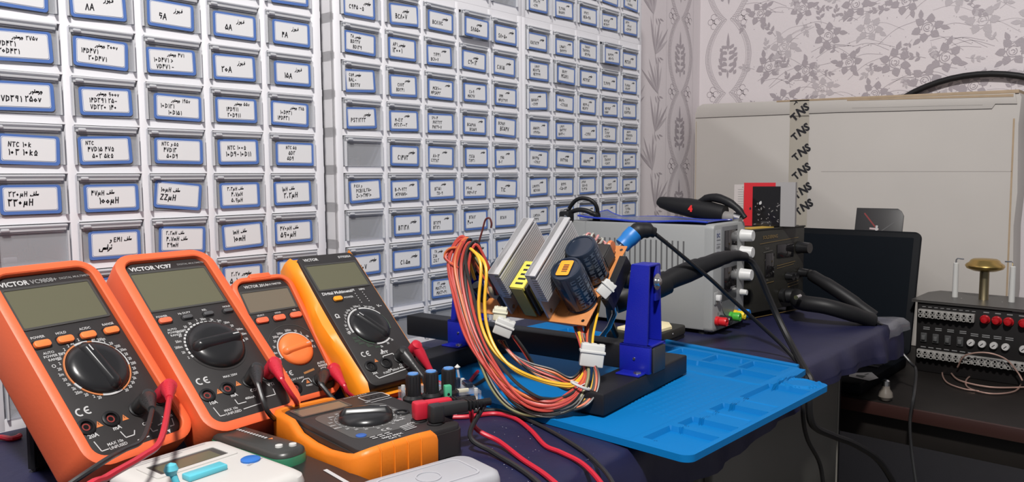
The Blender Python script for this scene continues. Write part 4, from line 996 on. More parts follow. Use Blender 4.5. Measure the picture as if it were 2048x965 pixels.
    b = MB(); b.lathe([(.0065, 0), (.0075, .002), (.0065, .0045), (0, .005)], mat('varistor', (.55, .16, .06), .4), 20, (.0975, .0120, .0115), (0, -1, 0)); b.tube([(.0955, .010, 0), (.0955, .010, .008)], .0005, steel, 6); b.tube([(.0995, .010, 0), (.0995, .010, .008)], .0005, steel, 6); b.build('varistor', t)
    for u, v, r, h in ((.012, .103, .005, .020), (.028, .125, .005, .018), (.045, .104, .006, .022), (.060, .108, .005, .018), (.075, .112, .005, .016), (.02, .137, .006, .022), (.05, .128, .0065, .024), (.07, .132, .005, .018)):
        b = MB(); b.lathe([(r, 0), (r, h-.001), (r*.92, h), (0, h)], cap_navy if v > .11 else face_black, 18, (u, v, 0)); b.build('capacitor', t)
    for u, v in ((.048, .062), (.060, .066), (.072, .060), (.052, .074)):
        b = MB(); b.lathe([(.0028, 0), (.0028, .010), (0, .010)], rs.choice((w_red, cap_navy, pcb, w_olive)), 12, (u, v, 0)); b.build('small_component', t)
    for k in range(6): 
        u, v = .012+.014*k, .0505+.002*(k % 2); b = MB(); b.tube([(u, v, 0), (u, v, .005), (u+.008, v, .005), (u+.008, v, 0)], .0009, w_olive if k % 2 else brass, 6); b.build('resistor', t)
    return t
CB = board(); bpy.context.view_layer.update(); BI = CB.matrix_world.inverted()
def conn(name, c, x, y, sx, sy, sz, m, pins=True):
    """nylon connector housing centred at c, x and y its face directions"""
    b = MB(BI @ frame(c, x, y)); b.box(-sx/2, sx/2, -sy/2, sy/2, -sz/2, sz/2, m, .0012)
    for k in range(3): b.box(-sx/2+.002+k*sx/3, -sx/2+.001+(k+1)*sx/3-.001, sy/2-.0002, sy/2+.0005, -sz/2+.002, sz/2-.002, m, .0008)
    b.box(-sx/2-.001, sx/2+.001, sy*.1, sy*.22, -sz/2-.001, sz/2+.001, m, .0006)
    return b.build(name, CB)
def wire(P, m, r=.00125, j=0, seed=0):
    q = random.Random(seed); n = len(P); out = []
    for i, p in enumerate(P):
        s = j*(.35 if i in (0, n-1) else 1); w_ = Vector(p)+Vector((q.uniform(-s, s), q.uniform(-s, s), q.uniform(-s, s)*.8)); w_.z = max(w_.z, .0092); out.append(BI @ w_)
    b = MB(); b.tube(out, r, m, 7, sm=7); return b.build('wire', CB)
def path_w(*pts):
    out = []
    for px, py, k, v in pts: out.append(W(px, py, **{k: v}))
    return out
# main bundle: up over the back of the board, down in front, a loop on the mat and back up to the board
def big(dx, dy, top=0):
    return path_w((985+dx*.3, 590, 'X', .575), (958+dx*.5, 530-top*.5, 'X', .562), (925+dx*.8, 487-top+dy*.4, 'X', .553), (900+dx, 530+dy, 'X', .543), (913+dx, 610+dy, 'X', .534), (940+dx, 690+dy*.6, 'X', .527), (990+dx*.8-dy*.4, 764+dy*.8, 'X', .520),
                  (1045+dx*.3-dy*.8, 803+dy, 'X', .520), (1100, 814+dy*1.1, 'X', .532), (1145+dy*.4, 797+dy*.9, 'X', .553), (1172+dy*.3-dx*.1, 755+dx*.1, 'X', .575), (1175-dx*.35, 700, 'X', .592), (1160-dx*.3, 655, 'X', .604))
cols = [w_red, w_red, w_red, w_red, w_orange, w_red, w_black, w_red, w_black, w_black, w_black, w_red, w_olive, w_black, w_white, w_black]
for i, m in enumerate(cols):
    dx = -2+i*3.3 if i < 12 else 6+(i-12)*8; dy = [-12, -6, 0, 5, -9, 2, 12, -3, 16, 20, -15, 6, 23, 24, 18, 9][i]
    wire(big(dx, dy*.8, top=10-i*1.0), m, .0016, .0014, i)
for i in range(6):   # the curled ends at the left of the arch
    wire(path_w((970, 560, 'X', .565), (940-i*3, 505, 'X', .556), (905-i*3, 497+i*3, 'X', .545), (889+i*1.5, 510+i*3, 'X', .541), (900+i*3, 525+i*2, 'X', .543), (935, 545, 'X', .553)), (w_orange, w_red, w_red, w_black, w_orange, w_red)[i], .0013, .0006, 40+i)
for i, (a, b_, c) in enumerate(((0, 0, 0), (11, 8, 4))):   # two yellow wires
    wire(path_w((950, 560, 'X', .566), (935, 508, 'X', .556), (943+a, 500+b_, 'X', .546), (961+a, 530+b_, 'X', .538), (958+a, 610, 'X', .530), (965+a, 660, 'X', .527), (990+a*.5, 705, 'X', .525), (1030, 738+c, 'X', .530), (1075, 757+c, 'X', .545), (1120, 768+c, 'X', .560), (1152, 765+c, 'X', .572), (1172, 730, 'X', .585), (1158, 665, 'X', .600)), w_yellow, .0016, .0004, 60+i)
for i, m in enumerate((w_black, w_orange, w_black, w_red, w_black, w_olive, w_orange, w_black)):   # short branch to the first connector
    wire(path_w((1008-2*i, 682, 'X', .545), (1022+2*i, 708+2*i, 'X', .548), (1060+i, 728+3*i, 'X', .556), (1105+i, 742+4*i, 'X', .566), (1145, 757+3*i, 'X', .578), (1168+i, 722, 'X', .588), (1160+i, 668, 'X', .600)), m, .0013, .0010, 80+i)
for i, m in enumerate((w_red, w_black)): wire(path_w((1024+5*i, 672, 'X', .546), (1045+5*i, 700, 'X', .552), (1062+4*i, 728, 'X', .558)), m, .0013, .0005, 95+i)
for i, m in enumerate((w_yellow, w_black, w_black, w_orange, w_red, w_black)):   # from the board down through the second connector
    wire(path_w((1205-3*i, 560+8*i, 'X', .655), (1197-4*i, 620, 'X', .630), (1185-3*i, 672, 'X', .600), (1185-i, 712, 'X', .588), (1192+2*i-5, 750, 'X', .580), (1186+3*i-8, 788, 'X', .568), (1160+3*i-8, 815, 'X', .555), (1120, 818+i*2, 'X', .545)), m, .0013, .0007, 110+i)
wire(path_w((952, 540, 'X', .560), (955, 498, 'X', .560), (965, 460, 'X', .562), (971, 440, 'X', .563), (979, 437, 'X', .564), (983, 447, 'X', .565), (982, 456, 'X', .566)), mat('wire_darkred', (.10, .02, .02), .4), .0010)
wire(path_w((928, 495, 'X', .55), (938, 478, 'X', .551), (946, 488, 'X', .556), (946, 515, 'X', .558)), w_black, .0013)
c1 = W(1008, 655, X=.540); rx = (RT*.88-UP*.48).normalized(); ux = (UP*.88+RT*.48).normalized()
conn('connector', c1, (RT*.93-UP*.37), (UP*.93+RT*.37)-FW*.15, .0180, .0160, .011, nylon)
conn('connector', W(1000, 628, X=.543), (RT*.98-UP*.12), (UP*.98+RT*.12)-FW*.15, .0130, .0130, .010, nylon_cream)
conn('connector', W(1184, 711, X=.585), (RT*.97-UP*.12), (UP*.97+RT*.12), .0225, .0215, .010, nylon)
conn('connector', W(1212, 578, Y=.440), (RT*.75-UP*.66), (UP*.75+RT*.66), .0130, .0170, .009, nylon)
b = MB(); p = BI @ W(1162, 772, X=.564); b.tube([BI @ W(1154, 776, X=.560), p, BI @ W(1170, 768, X=.567)], .0005, nylon, 6); 
q = W(1161, 772, X=.563); b.tube([BI @ (q+(RT*math.cos(a)*.0085+FW*math.sin(a)*.007+UP*math.cos(a)*-.0035)) for a in [2*PI*i/18 for i in range(18)]], .0013, nylon, 6, closed=True); b.build('cable_tie', CB)
# ------------------------------------------------------------------ bench power supply
def bench_supply():
    Wd, D, H = .116, .258, .1585; P = W(1425, 673, Z=0); t = thing('bench_power_supply', 'light grey bench power supply with white knobs and coloured terminals', 'bench power supply', TR(P.x, P.y, 0, math.radians(4)))
    b = MB(); g = psu_grey
    b.box(.0005, Wd-.0005, .012, D-.006, .006, H-.0015, g, .003); b.box(.002, Wd-.002, D-.006, D, .008, H-.004, g, .002)
    slot = mat('slot', (.10, .10, .10), .6)
    for s in (0, 1):
        for k in range(18):
            y = .045+.0088*k; x = .0004 if s == 0 else Wd-.0004
            b.box(x-.0003, x+.0003, y, y+.0024, .090-.0008*k*0, .133, slot)
    b.box(.0, Wd, .158+.055, .160+.055, .006, H-.001, g)
    b.build('housing', t)
    b = MB()   # moulded front with rounded outer edge
    R = []
    for y, i in ((.014, 0), (.004, 0), (.0012, .0012), (0, .0038)): R.append([(x, y, z) for x, z in rr(Wd/2, H/2+.002, Wd-2*i, H-.004-2*i, .007-i*.6, 4)])
    b.loft(R, g, True, True)
    b.box(.026, .082, -.0012, .0004, .045, .154, psu_dark, .0006); b.lathe([(.026, -.0012), (.026, .001)], psu_dark, 30, (.054, 0, .047), (0, 1, 0))
    b.box(.006, .023, -.0004, .0006, .112, .150, mat('psu_light', (.46, .47, .48), .5)); b.build('front_panel', t)
    for z0, z1 in ((.112, .148), (.058, .094)):
        b = MB(); b.box(.034, .079, -.0022, -.0008, z0, z1, window_dark, .0006); o = b.build('meter_window', t)
        b = MB(Matrix(((1, 0, 0, 0), (0, 0, -1, -.0023), (0, 1, 0, 0), (0, 0, 0, 1)))); b.text('OUTPUT', .056, z0+.003, .0035, 0, print_grey, 0, .03); b.text('V  A', .066, z1-.008, .0040, 0, print_grey, 0, .03); b.build('window_print', o)
    b = MB(Matrix(((1, 0, 0, 0), (0, 0, -1, -.0008), (0, 1, 0, 0), (0, 0, 0, 1))))
    b.text('DC', .008, .140, .0055, 0, mat('print_blue', (.10, .12, .25), .5), 0, .04); b.rib([(.008, .136), (.021, .136)], .0008, 0, psu_dark); b.rib([(.008, .130), (.021, .130)], .0006, 0, psu_dark); b.rib([(.009, .120), (.018, .120)], .001, 0, print_white); b.text('0-30V', .008, .124, .0035, 0, psu_dark, 0, .02); b.text('+', .015, .028, .005, 0, psu_dark, 0, .02); b.text('-', .03, .028, .005, 0, psu_dark, 0, .02); b.build('panel_print', t)
    kw = mat('knob_white', (.62, .62, .61), .35)
    for x, z, r, L in ((.100, .137, .0090, .018), (.100, .112, .0090, .018), (.100, .078, .0090, .017), (.100, .051, .0045, .010)):
        b = MB(); b.lathe([(r*1.05, 0), (r*1.05, .002), (r, .003), (r*.93, L-.0015), (r*.85, L), (0, L)], kw, 24, (x, -.0002, z), (0, -1, 0)); b.build('knob', t)
    b = MB(); b.box(.006, .014, -.0075, .0005, .050, .058, kw, .001); b.box(.003, .017, -.0015, .0004, .044, .062, psu_grey, .001); b.build('power_switch', t)
    for x, n, c in ((.012, 'red', (.55, .015, .02)), (.026, 'black', (.02, .02, .02)), (.060, 'green', (.06, .38, .04)), (.078, 'yellow', (.75, .55, .02)), (.096, 'blue', (.02, .18, .55))):
        b = MB(); m = mat('terminal_'+n, c, .35); b.lathe([(.0068, 0), (.0068, .004), (.0050, .005), (.0062, .006), (.0066, .014), (.0058, .016), (.0024, .016), (.0022, .010), (0, .010)], m, 18, (x, -.0002, .020), (0, -1, 0)); o = b.build('output_terminal', t); o['label'] = n+' binding post'
    for x in (.012, .1):
        for y in (.02, .235): b = MB(); b.lathe([(.007, 0), (.006, .007), (0, .007)], rubber, 14, (x, y, 0)); b.build('foot', t)
    return t
PS = bench_supply()
# ------------------------------------------------------------------ things on the power supply
PST = .1585
b = MB(); pm = PS.matrix_world @ Matrix()
def psw(x, y, z): return TR(W(1425, 673, Z=0).x, W(1425, 673, Z=0).y, 0, math.radians(4)) @ Vector((x, y, z))
rows = []
for i in range(25):
    y = .012+.215*i/24; r = []
    for k in range(9):
        x = .002+.088*k/8; z = PST+.0012+.0015*math.sin(y*40+x*30)+(.010*((y-.185)/.04)**2*(.4+.6*k/8) if y > .185 else 0)+(.004*(1-k/8) if False else 0)
        r.append(psw(x+.004*math.sin(y*17), y, z))
    rows.append(r)
rows2 = [[p+Vector((0, 0, .0016)) for p in r] for r in rows]
b.loft(rows, mat('folder_blue', (.02, .045, .40), .25), False, False, closed=False); b.loft(rows2, mat('folder_film', (.12, .14, .22), .18), False, False, closed=False)
for a in (0, -1): b.tube([r[a]+Vector((0, 0, .0008)) for r in rows], .0015, mat('folder_blue', (.02, .045, .40), .25), 8)
for R_ in (rows[0], rows[-1]): b.tube([p+Vector((0, 0, .0008)) for p in R_], .0013, mat('folder_blue', (.02, .045, .40), .25), 8)
tag(b.build('plastic_folder'), 'blue plastic folder lying on top of the light grey power supply', 'folder')
t = thing('rotary_tool', 'black handheld tool with a small red mark lying on the grey power supply', 'tool', Matrix())
def tw(px, py, d=0): return W(px, py, X=1.085+d)
b = MB(); b.tube([tw(1318, 402), tw(1324, 405), tw(1345, 410), tw(1380, 416), tw(1420, 423), tw(1450, 428)], [.007, .0095, .0125, .0150, .0150, .0125], rubber, 16); b.build('tool_handle', t)
b = MB(); b.tube([tw(1395, 408), tw(1412, 398), tw(1432, 396), tw(1455, 404), tw(1475, 418), tw(1490, 436)], [.005, .0065, .007, .0065, .0055, .004], rubber, 12, sm=3); b.build('tool_cord', t)
b = MB(); b.tube([tw(1440, 432), tw(1470, 437)], .0085, mat('tool_grey', (.22, .21, .20), .45), 16); b.tube([tw(1468, 434), tw(1482, 438)], .0070, steel, 16); b.build('tool_collar', t)
b = MB(); p = tw(1391, 417)-Vector((.0152, 0, 0)); b.M = frame(p, (0, -1, 0), (0, 0, 1)); b.text('4', 0, -.004, .009, .0006, mat('mark_red', (.8, .03, .03), .4), 0, .08, 'CENTER'); b.build('red_mark', t)
t = thing('power_cable', 'black power cable looped behind the light grey power supply', 'cable', Matrix())
b = MB(); b.tube([W(1130, 440, X=.975), W(1140, 415, X=.975), W(1155, 399, X=.975), W(1175, 398, X=.98), W(1190, 408, X=.985), W(1195, 424, X=.99), W(1193, 450, X=1.0), psw(.06, .275, .06), psw(.06, .275, .004)], .0032, rubber, 10, sm=7); b.build('cable_loop', t)
b = MB(); b.tube([W(1120, 441, X=.97), W(1140, 426, X=.97), W(1160, 420, X=.972), W(1182, 426, X=.978), W(1190, 440, X=.985), psw(.05, .268, .10), psw(.045, .262, .03)], .0038, rubber, 10, sm=7); b.build('cable_loop', t)
b = MB(); b.box(-.008, .008, -.01, .01, -.009, .009, rubber, .003); o = b.build('cable_plug', t); o.location = W(1133, 434, X=.965)
b = MB(); b.tube([W(1128, 420, X=.964), W(1136, 418, X=.962)], .0012, steel, 8); b.tube([W(1130, 432, X=.955), W(1132, 434, X=.952)], .0018, steel, 8); b.build('plug_pin', t)
# ------------------------------------------------------------------ soldering stand with sponge, two irons
SB = W(1385, 690, Z=0)
t = thing('soldering_stand', 'black iron stand with a cream cleaning sponge, beside the grey power supply', 'soldering iron stand', TR(.862, .528, .0004, .10))
b = MB(); b.slab(.045, .040, .100, .075, .006, .0062, .0175, station_black, .002); b.slab(.045, .040, .098, .073, .006, 0, .0062, rubber); b.build('stand_base', t)
b = MB(); b.prism([(.0, .012), (.055, .006), (.080, .022), (.084, .055), (.010, .066)], .0177, .0215, mat('sponge', (.80, .69, .42), .8, bump=.3), .001); b.build('sponge', t)
b = MB(); b.lathe([(.0015, 0), (.0012, .0006), (0, .0008)], steel, 8, (.05, .0022, .012), (0, -1, 0)); b.build('rivet', t)
hp = [W(1245, 597, X=.735), W(1300, 580, X=.775), W(1338, 561, X=.80)]
b = MB(); b.tube([(-.002, .060, .010), (-.030, .055, .040), (-.045, .05, .075)], .004, black_metal, 8, sm=4); b.build('stand_bracket', t)
t = thing('soldering_iron', 'thick black-handled hot air tool resting in its holder in front of the grey power supply', 'soldering tool', Matrix())
b = MB(); b.tube([W(1228, 602, X=.73), W(1262, 590, X=.745), W(1300, 578, X=.77), W(1334, 565, X=.79)], [.0155, .0155, .0150, .0140], rubber, 18, sm=2); b.build('holder_sleeve', t)
b = MB(); b.tube([W(1325, 568, X=.785), W(1345, 557, X=.80), W(1375, 545, X=.82), W(1396, 536, X=.835)], [.0105, .0120, .0125, .0120], rubber, 16); b.tube([W(1392, 538, X=.833), W(1415, 528, X=.85), W(1445, 517, X=.875), W(1470, 512, X=.895), W(1490, 514, X=.915)], [.0105, .0095, .0085, .007, .0060], rubber, 14, sm=3); b.build('tool_handle', t)
E_ = [W(1485, 513, X=.91), W(1503, 524, X=.925), W(1518, 548, X=.93), W(1535, 590, X=.94), W(1555, 635, X=.945), W(1580, 685, X=.935), W(1603, 728, X=.905), W(1613, 746, X=.88), W(1622, 765, Y=.332), W(1618, 800, Y=.328), W(1625, 850, Y=.328), W(1665, 872, Y=.325), W(1710, 890, Y=.32), W(1760, 925, Y=.31), W(1800, 990, Y=.30)]
b = MB(); b.tube(E_, .0042, rubber, 8, sm=6); b.build('tool_cable', t)
t = thing('soldering_iron', 'soldering iron with a blue grip, its thin black cable running over the desk', 'soldering tool', Matrix())
b = MB(); b.tube([W(1244, 492, X=.735), W(1258, 478, X=.742), W(1270, 466, X=.748)], [.0095, .0105, .0105], mat('grip_blue', (.01, .16, .48), .4), 14, sm=3); b.build('grip', t)
b = MB(); b.tube([W(1262, 474, X=.744), W(1274, 464, X=.750), W(1292, 461, X=.757), W(1309, 466, X=.765)], [.0095, .0105, .0090, .0062], rubber, 14, sm=3); b.build('handle', t)
b = MB(); b.tube([W(1246, 489, X=.736), W(1225, 512, X=.728), W(1210, 530, X=.722), (.722, .50, .07), (.74, .545, .02)], .0030, steel, 10, sm=3); b.build('iron_shaft', t)
b = MB(); b.tube([W(1306, 465, X=.764), W(1330, 484, X=.775), W(1370, 517, X=.80), W(1420, 558, X=.835), W(1465, 600, X=.87), W(1520, 650, X=.905), W(1570, 697, X=.92), W(1600, 733, X=.91), W(1612, 750, X=.88), W(1610, 775, Y=.332), W(1606, 830, Y=.33), W(1615, 880, Y=.33), W(1640, 930, Y=.33), W(1650, 1000, Y=.33)], .0024, rubber, 8, sm=6); b.build('iron_cable', t)
# ------------------------------------------------------------------ soldering station
def station():
    Wd, D, H = .148, .17, .1430; yaw = math.radians(-9.5); t = thing('soldering_station', 'black soldering station with dark knobs and faint gold lettering, at the desk end', 'soldering station', TR(1.123, .5235, 0, yaw))
    b = MB(); b.box(0, Wd, 0, D, .012, H, station_black, .002); b.box(-.001, Wd+.001, -.001, .004, H-.002, H+.0006, station_black, .0005); b.build('housing', t)
    b = MB(); b.box(.002, Wd-.002, .01, D-.01, H, H+.0008, mat('station_top', (.10, .097, .09), .45)); b.box(.002, .062, .002, .024, H+.0006, H+.002, mat('strip_yellow', (.50, .33, .06), .5)); b.build('top_panel', t)
    b = MB(Matrix(((1, 0, 0, 0), (0, 0, -1, -.0012), (0, 1, 0, 0), (0, 0, 0, 1))))
    g = gold_line; d = mat('station_print', (.09, .085, .075), .5)
    b.rib([(.02, .120), (.128, .125)], .0009, 0, g); b.rib([(.068, .082), (.120, .086)], .0009, 0, g); b.rib([(.068, .078), (.116, .082)], .0007, 0, g)
    b.text('SOLDERING', .028, .127, .0055, 0, g, .02, .02); b.rib([(.03, .106), (.055, .108)], .0012, 0, d); b.rib([(.03, .056), (.06, .058)], .001, 0, g); b.rib([(.10, .05), (.13, .053)], .001, 0, g); b.rib([(.10, .045), (.13, .048)], .001, 0, g)
    b.text('TEMP', .034, .110, .0035, 0, d, 0, .02); b.text('AIR', .034, .092, .0035, 0, d, 0, .02); b.text('HEATER', .030, .060, .003, 0, d, 0, .02)
    b.rib([(.005, .005), (.143, .005)], .0012, 0, g); b.build('front_print', t)
    b = MB(); b.box(.036, .060, -.0018, 0, .066, .104, window_dark, .001); b.box(.068, .115, -.0014, 0, .094, .116, window_dark, .001); b.build('display_window', t)
    for x, z, r, L in ((.130, .108, .0095, .020), (.098, .063, .006, .012), (.112, .063, .0055, .010), (.136, .066, .007, .016), (.10, .036, .005, .008)):
        b = MB(); b.lathe([(r*1.1, 0), (r*1.1, .002), (r, .004), (r*.9, L), (0, L)], knob_black, 20, (x, -.0008, z), (0, -1, 0)); b.build('knob', t)
    b = MB(); b.lathe([(.011, 0), (.011, .006), (.008, .008), (0, .008)], knob_black, 20, (.085, -.0008, .033), (0, -1, 0)); b.build('air_outlet', t)
    for x in (.012, .136):
        for y in (.015, .15): b = MB(); b.lathe([(.008, 0), (.007, .0125), (0, .0125)], rubber, 14, (x, y, 0)); b.build('foot', t)
    return t
ST = station(); bpy.context.view_layer.update()
def sw(x, y, z): return ST.matrix_world @ Vector((x, y, z))
t = thing('air_hose', 'thick black hose with bright ring leaving the soldering station, thin cable hanging off the desk', 'hose', Matrix())
b = MB(); b.tube([sw(.085, -.009, .033), sw(.088, -.026, .034), W(1600, 605, Y=.463), W(1650, 613, X=1.165), W(1700, 627, X=1.185), W(1745, 642, X=1.215)], [.0115, .0115, .0120, .0120, .0120, .0110], rubber, 16, sm=5); b.build('hose', t)
b = MB(); b.tube([sw(.139, -.017, .066), W(1625, 552, X=1.235), W(1660, 573, X=1.225), W(1700, 600, X=1.222), W(1748, 634, X=1.225)], [.006, .0095, .0105, .0105, .0095], rubber, 14, sm=5); b.build('hose', t)
b = MB(); p = W(1592, 596, Y=.456); b.tube([p, p+Vector((.012, -.001, .001))], .0035, steel, 10); b.tube([W(1618, 599, X=1.16), W(1624, 600, X=1.163)], .004, steel, 10); b.build('hose_clamp', t)
b = MB(); b.tube([W(1742, 640, X=1.212), W(1765, 655, X=1.235), W(1790, 690, X=1.292), W(1820, 725, X=1.294), W(1832, 742, X=1.290), W(1828, 790, X=1.195), W(1820, 840, X=1.19), W(1823, 900, X=1.19), W(1833, 975, X=1.18)], [.0040]*20+[.0022]*60, lead_black, 8, sm=6); b.build('cable', t)
# clear flap of the cover at the far corner of the desk
b = MB(); fl_ = clear_mat('clear_film', (.30, .30, .33), .45, .2)
R = []
for i in range(9):
    u = i/8; R.append([(1.215+.062*u, .395-.008*u, .0015+.001*math.sin(u*9)), (1.220+.068*u, .365-.002*u, .0035), (1.213+.078*u, .349, .003), (1.205+.092*u, .3435-.002*math.sin(u*8), -.004), (1.200+.10*u, .343+.002*math.sin(u*11), -.016)])
b.loft(R, fl_, False, False, closed=False); tag(b.build('plastic_film', sharp=80), 'clear plastic film folded over the far front corner of the navy cover', 'plastic film')
# small box standing on the station
t = thing('product_box', 'small red and grey cardboard box with a black picture panel, on the black soldering station', 'box', frame(sw(.052, .052, .1448), (math.sin(.30), -math.cos(.30), 0), (0, 0, 1)))
b = MB(Matrix.Scale(.86, 4)); gm = mat('box_grey', (.30, .29, .29), .5); rm = mat('box_red', (.52, .012, .022), .45); pm_ = mat('box_pale', (.46, .42, .41), .6)
Wd = .092; b.box(0, Wd, 0, .082, -.030, 0, gm); b.poly([(0, 0), (.057, 0), (.057, .0815), (0, .0815)], .0003, rm); b.poly([(.057, 0), (Wd, 0), (Wd, .0815), (.060, .0815), (.057, .074)], .00035, gm)
b.poly([(.016, 0), (.066, 0), (.066, .0745), (.016, .0745)], .0007, window_dark)
pale = mat('picture_pale', (.16, .15, .15), .5)
for k in range(26):
    x, y = random.uniform(.020, .063), random.uniform(.002, .042); leaf(b, x, y, random.uniform(0, 6), random.uniform(.002, .006), .002, pale, .0009)
leaf(b, .029, .040, 1.2, .008, .005, print_white, .0010); leaf(b, .032, .030, 1.5, .006, .003, pale, .0010); leaf(b, .012, .030, 1.5, .006, .004, face_black, .0006)
b.box(-.021, -.0002, 0, .078, -.022, -.020, pm_); b.text('::', -.006, .072, .003, -.0197, face_black, 0, .03)
for k in range(14): b.rib([(-.014, .010+.0045*k), (-.004, .010+.0045*k)], .0008, -.0197, gm)
b.build('box_card', t)
# ------------------------------------------------------------------ side table with laptop and test panel
TZ = -.115
t = thing('side_table', 'low black side table beyond the desk, carrying the laptop and test panel', 'table', TR(0, 0, -.75))
b = MB(); b.box(1.21, 1.738, -.30, .945, .75+TZ-.022, .75+TZ, dark_wood, .002); b.box(1.206, 1.2105, -.30, .945, .75+TZ-.020, .75+TZ-.0005, mat('edge_band', (.030, .010, .008), .4), .001); b.build('table_top', t)
b = MB(); b.box(1.225, 1.73, -.28, .93, .75+TZ-.062, .75+TZ-.022, dark_wood, .001); b.build('apron', t)
b = MB(); b.box(1.30, 1.72, -.28, .93, .25, .27, dark_wood, .002); b.build('shelf', t)
for x, y in ((1.25, -.26), (1.25, .90), (1.70, -.26), (1.70, .90)): b = MB(); b.box(x-.02, x+.02, y-.02, y+.02, 0, .75+TZ-.03, dark_wood, .002); b.build('leg', t)
b = MB(); b.hexa([(1.27, .44, .40), (1.29, .44, .40), (1.29, .47, .40), (1.27, .47, .40), (1.27, .44, .56), (1.29, .44, .56), (1.29, .47, .56), (1.27, .47, .56)], dark_wood)
b = MB(); b.tube([(1.28, .90, .62), (1.28, -.20, .12)], .022, dark_wood, 4); b.build('brace', t)
t = thing('laptop', 'open black laptop with a dark screen, on the low side table', 'laptop', Matrix())
b = MB(); b.box(1.222, 1.462, .388, .742, TZ+.0005, TZ+.0185, screen_black, .003); b.build('base', t)
b = MB(); 
for r in range(6):
    for c in range(15):
        x = 1.345+.0155*r; y = .705-.0205*c; b.box(x, x+.0125, y-.017, y, TZ+.0185, TZ+.0205, mat('key', (.022, .022, .024), .5))
b.build('keyboard', t)
b = MB(); b.box(1.245, 1.305, .50, .60, TZ+.0185, TZ+.0190, mat('pad', (.03, .03, .032), .3), .001); b.build('touchpad', t)
b = MB(); b.poly([(1.252, .385), (1.258, .418), (1.281, .424), (1.309, .399), (1.278, .379)], TZ+.0192, mat('sticker_white', (.60, .60, .58), .5)); b.poly([(1.262, .398), (1.266, .410), (1.276, .412), (1.280, .398)], TZ+.0194, mat('sticker_print', (.10, .11, .10), .5)); b.rib([(1.285, .402), (1.297, .400)], .003, TZ+.0194, mat('sticker_print', (.10, .11, .10), .5)); b.build('sticker', t)
b = MB(); a = math.radians(13); b.M = frame((1.455, .742, TZ+.022), (0, -1, 0), (math.sin(a), 0, math.cos(a)))
sh = .222
b.slab(.180, sh/2, .360, sh, .012, -.006, 0, screen_black, .0015, .001, n=6); b.slab(.180, sh/2+.004, .336, sh-.030, .002, 0, .0004, mat('display_glass', (.003, .005, .008), .45, spec=.1)); b.build('screen', t)
b = MB(); b.tube([(1.455, .72, TZ+.021), (1.455, .39, TZ+.021)], .005, screen_black, 10); b.build('hinge', t)
p = W(1722, 462, X=1.514); 
t = thing('dark_card', 'small black card with a clipped corner and a red stroke, behind the laptop screen', 'card', frame((1.5165, .502, .105), (0, -1, 0), (math.sin(a), 0, math.cos(a))))
b = MB(); b.prism([(-.001, -.05), (.083, -.05), (.083, .047), (.078, .056), (.072, .060), (-.001, .060)], -.003, 0, mat('card_black', (.022, .021, .022), .45), .0005)
b.rib([(.014, .050), (.036, .024)], .0026, .0003, mat('stroke_red', (.22, .03, .03), .5)); b.rib([(.044, .014), (.068, .034)], .0016, .0003, mat('stroke_grey', (.10, .10, .10), .5))
b.rib([(.026, .021), (.042, .020)], .0034, .0004, mat('stroke_pink', (.50, .38, .38), .5)); b.rib([(.0385, .027), (.0385, .008)], .004, .0005, print_white); b.rib([(.033, .0115), (.046, .0115)], .004, .0006, print_white); b.build('card_sheet', t)
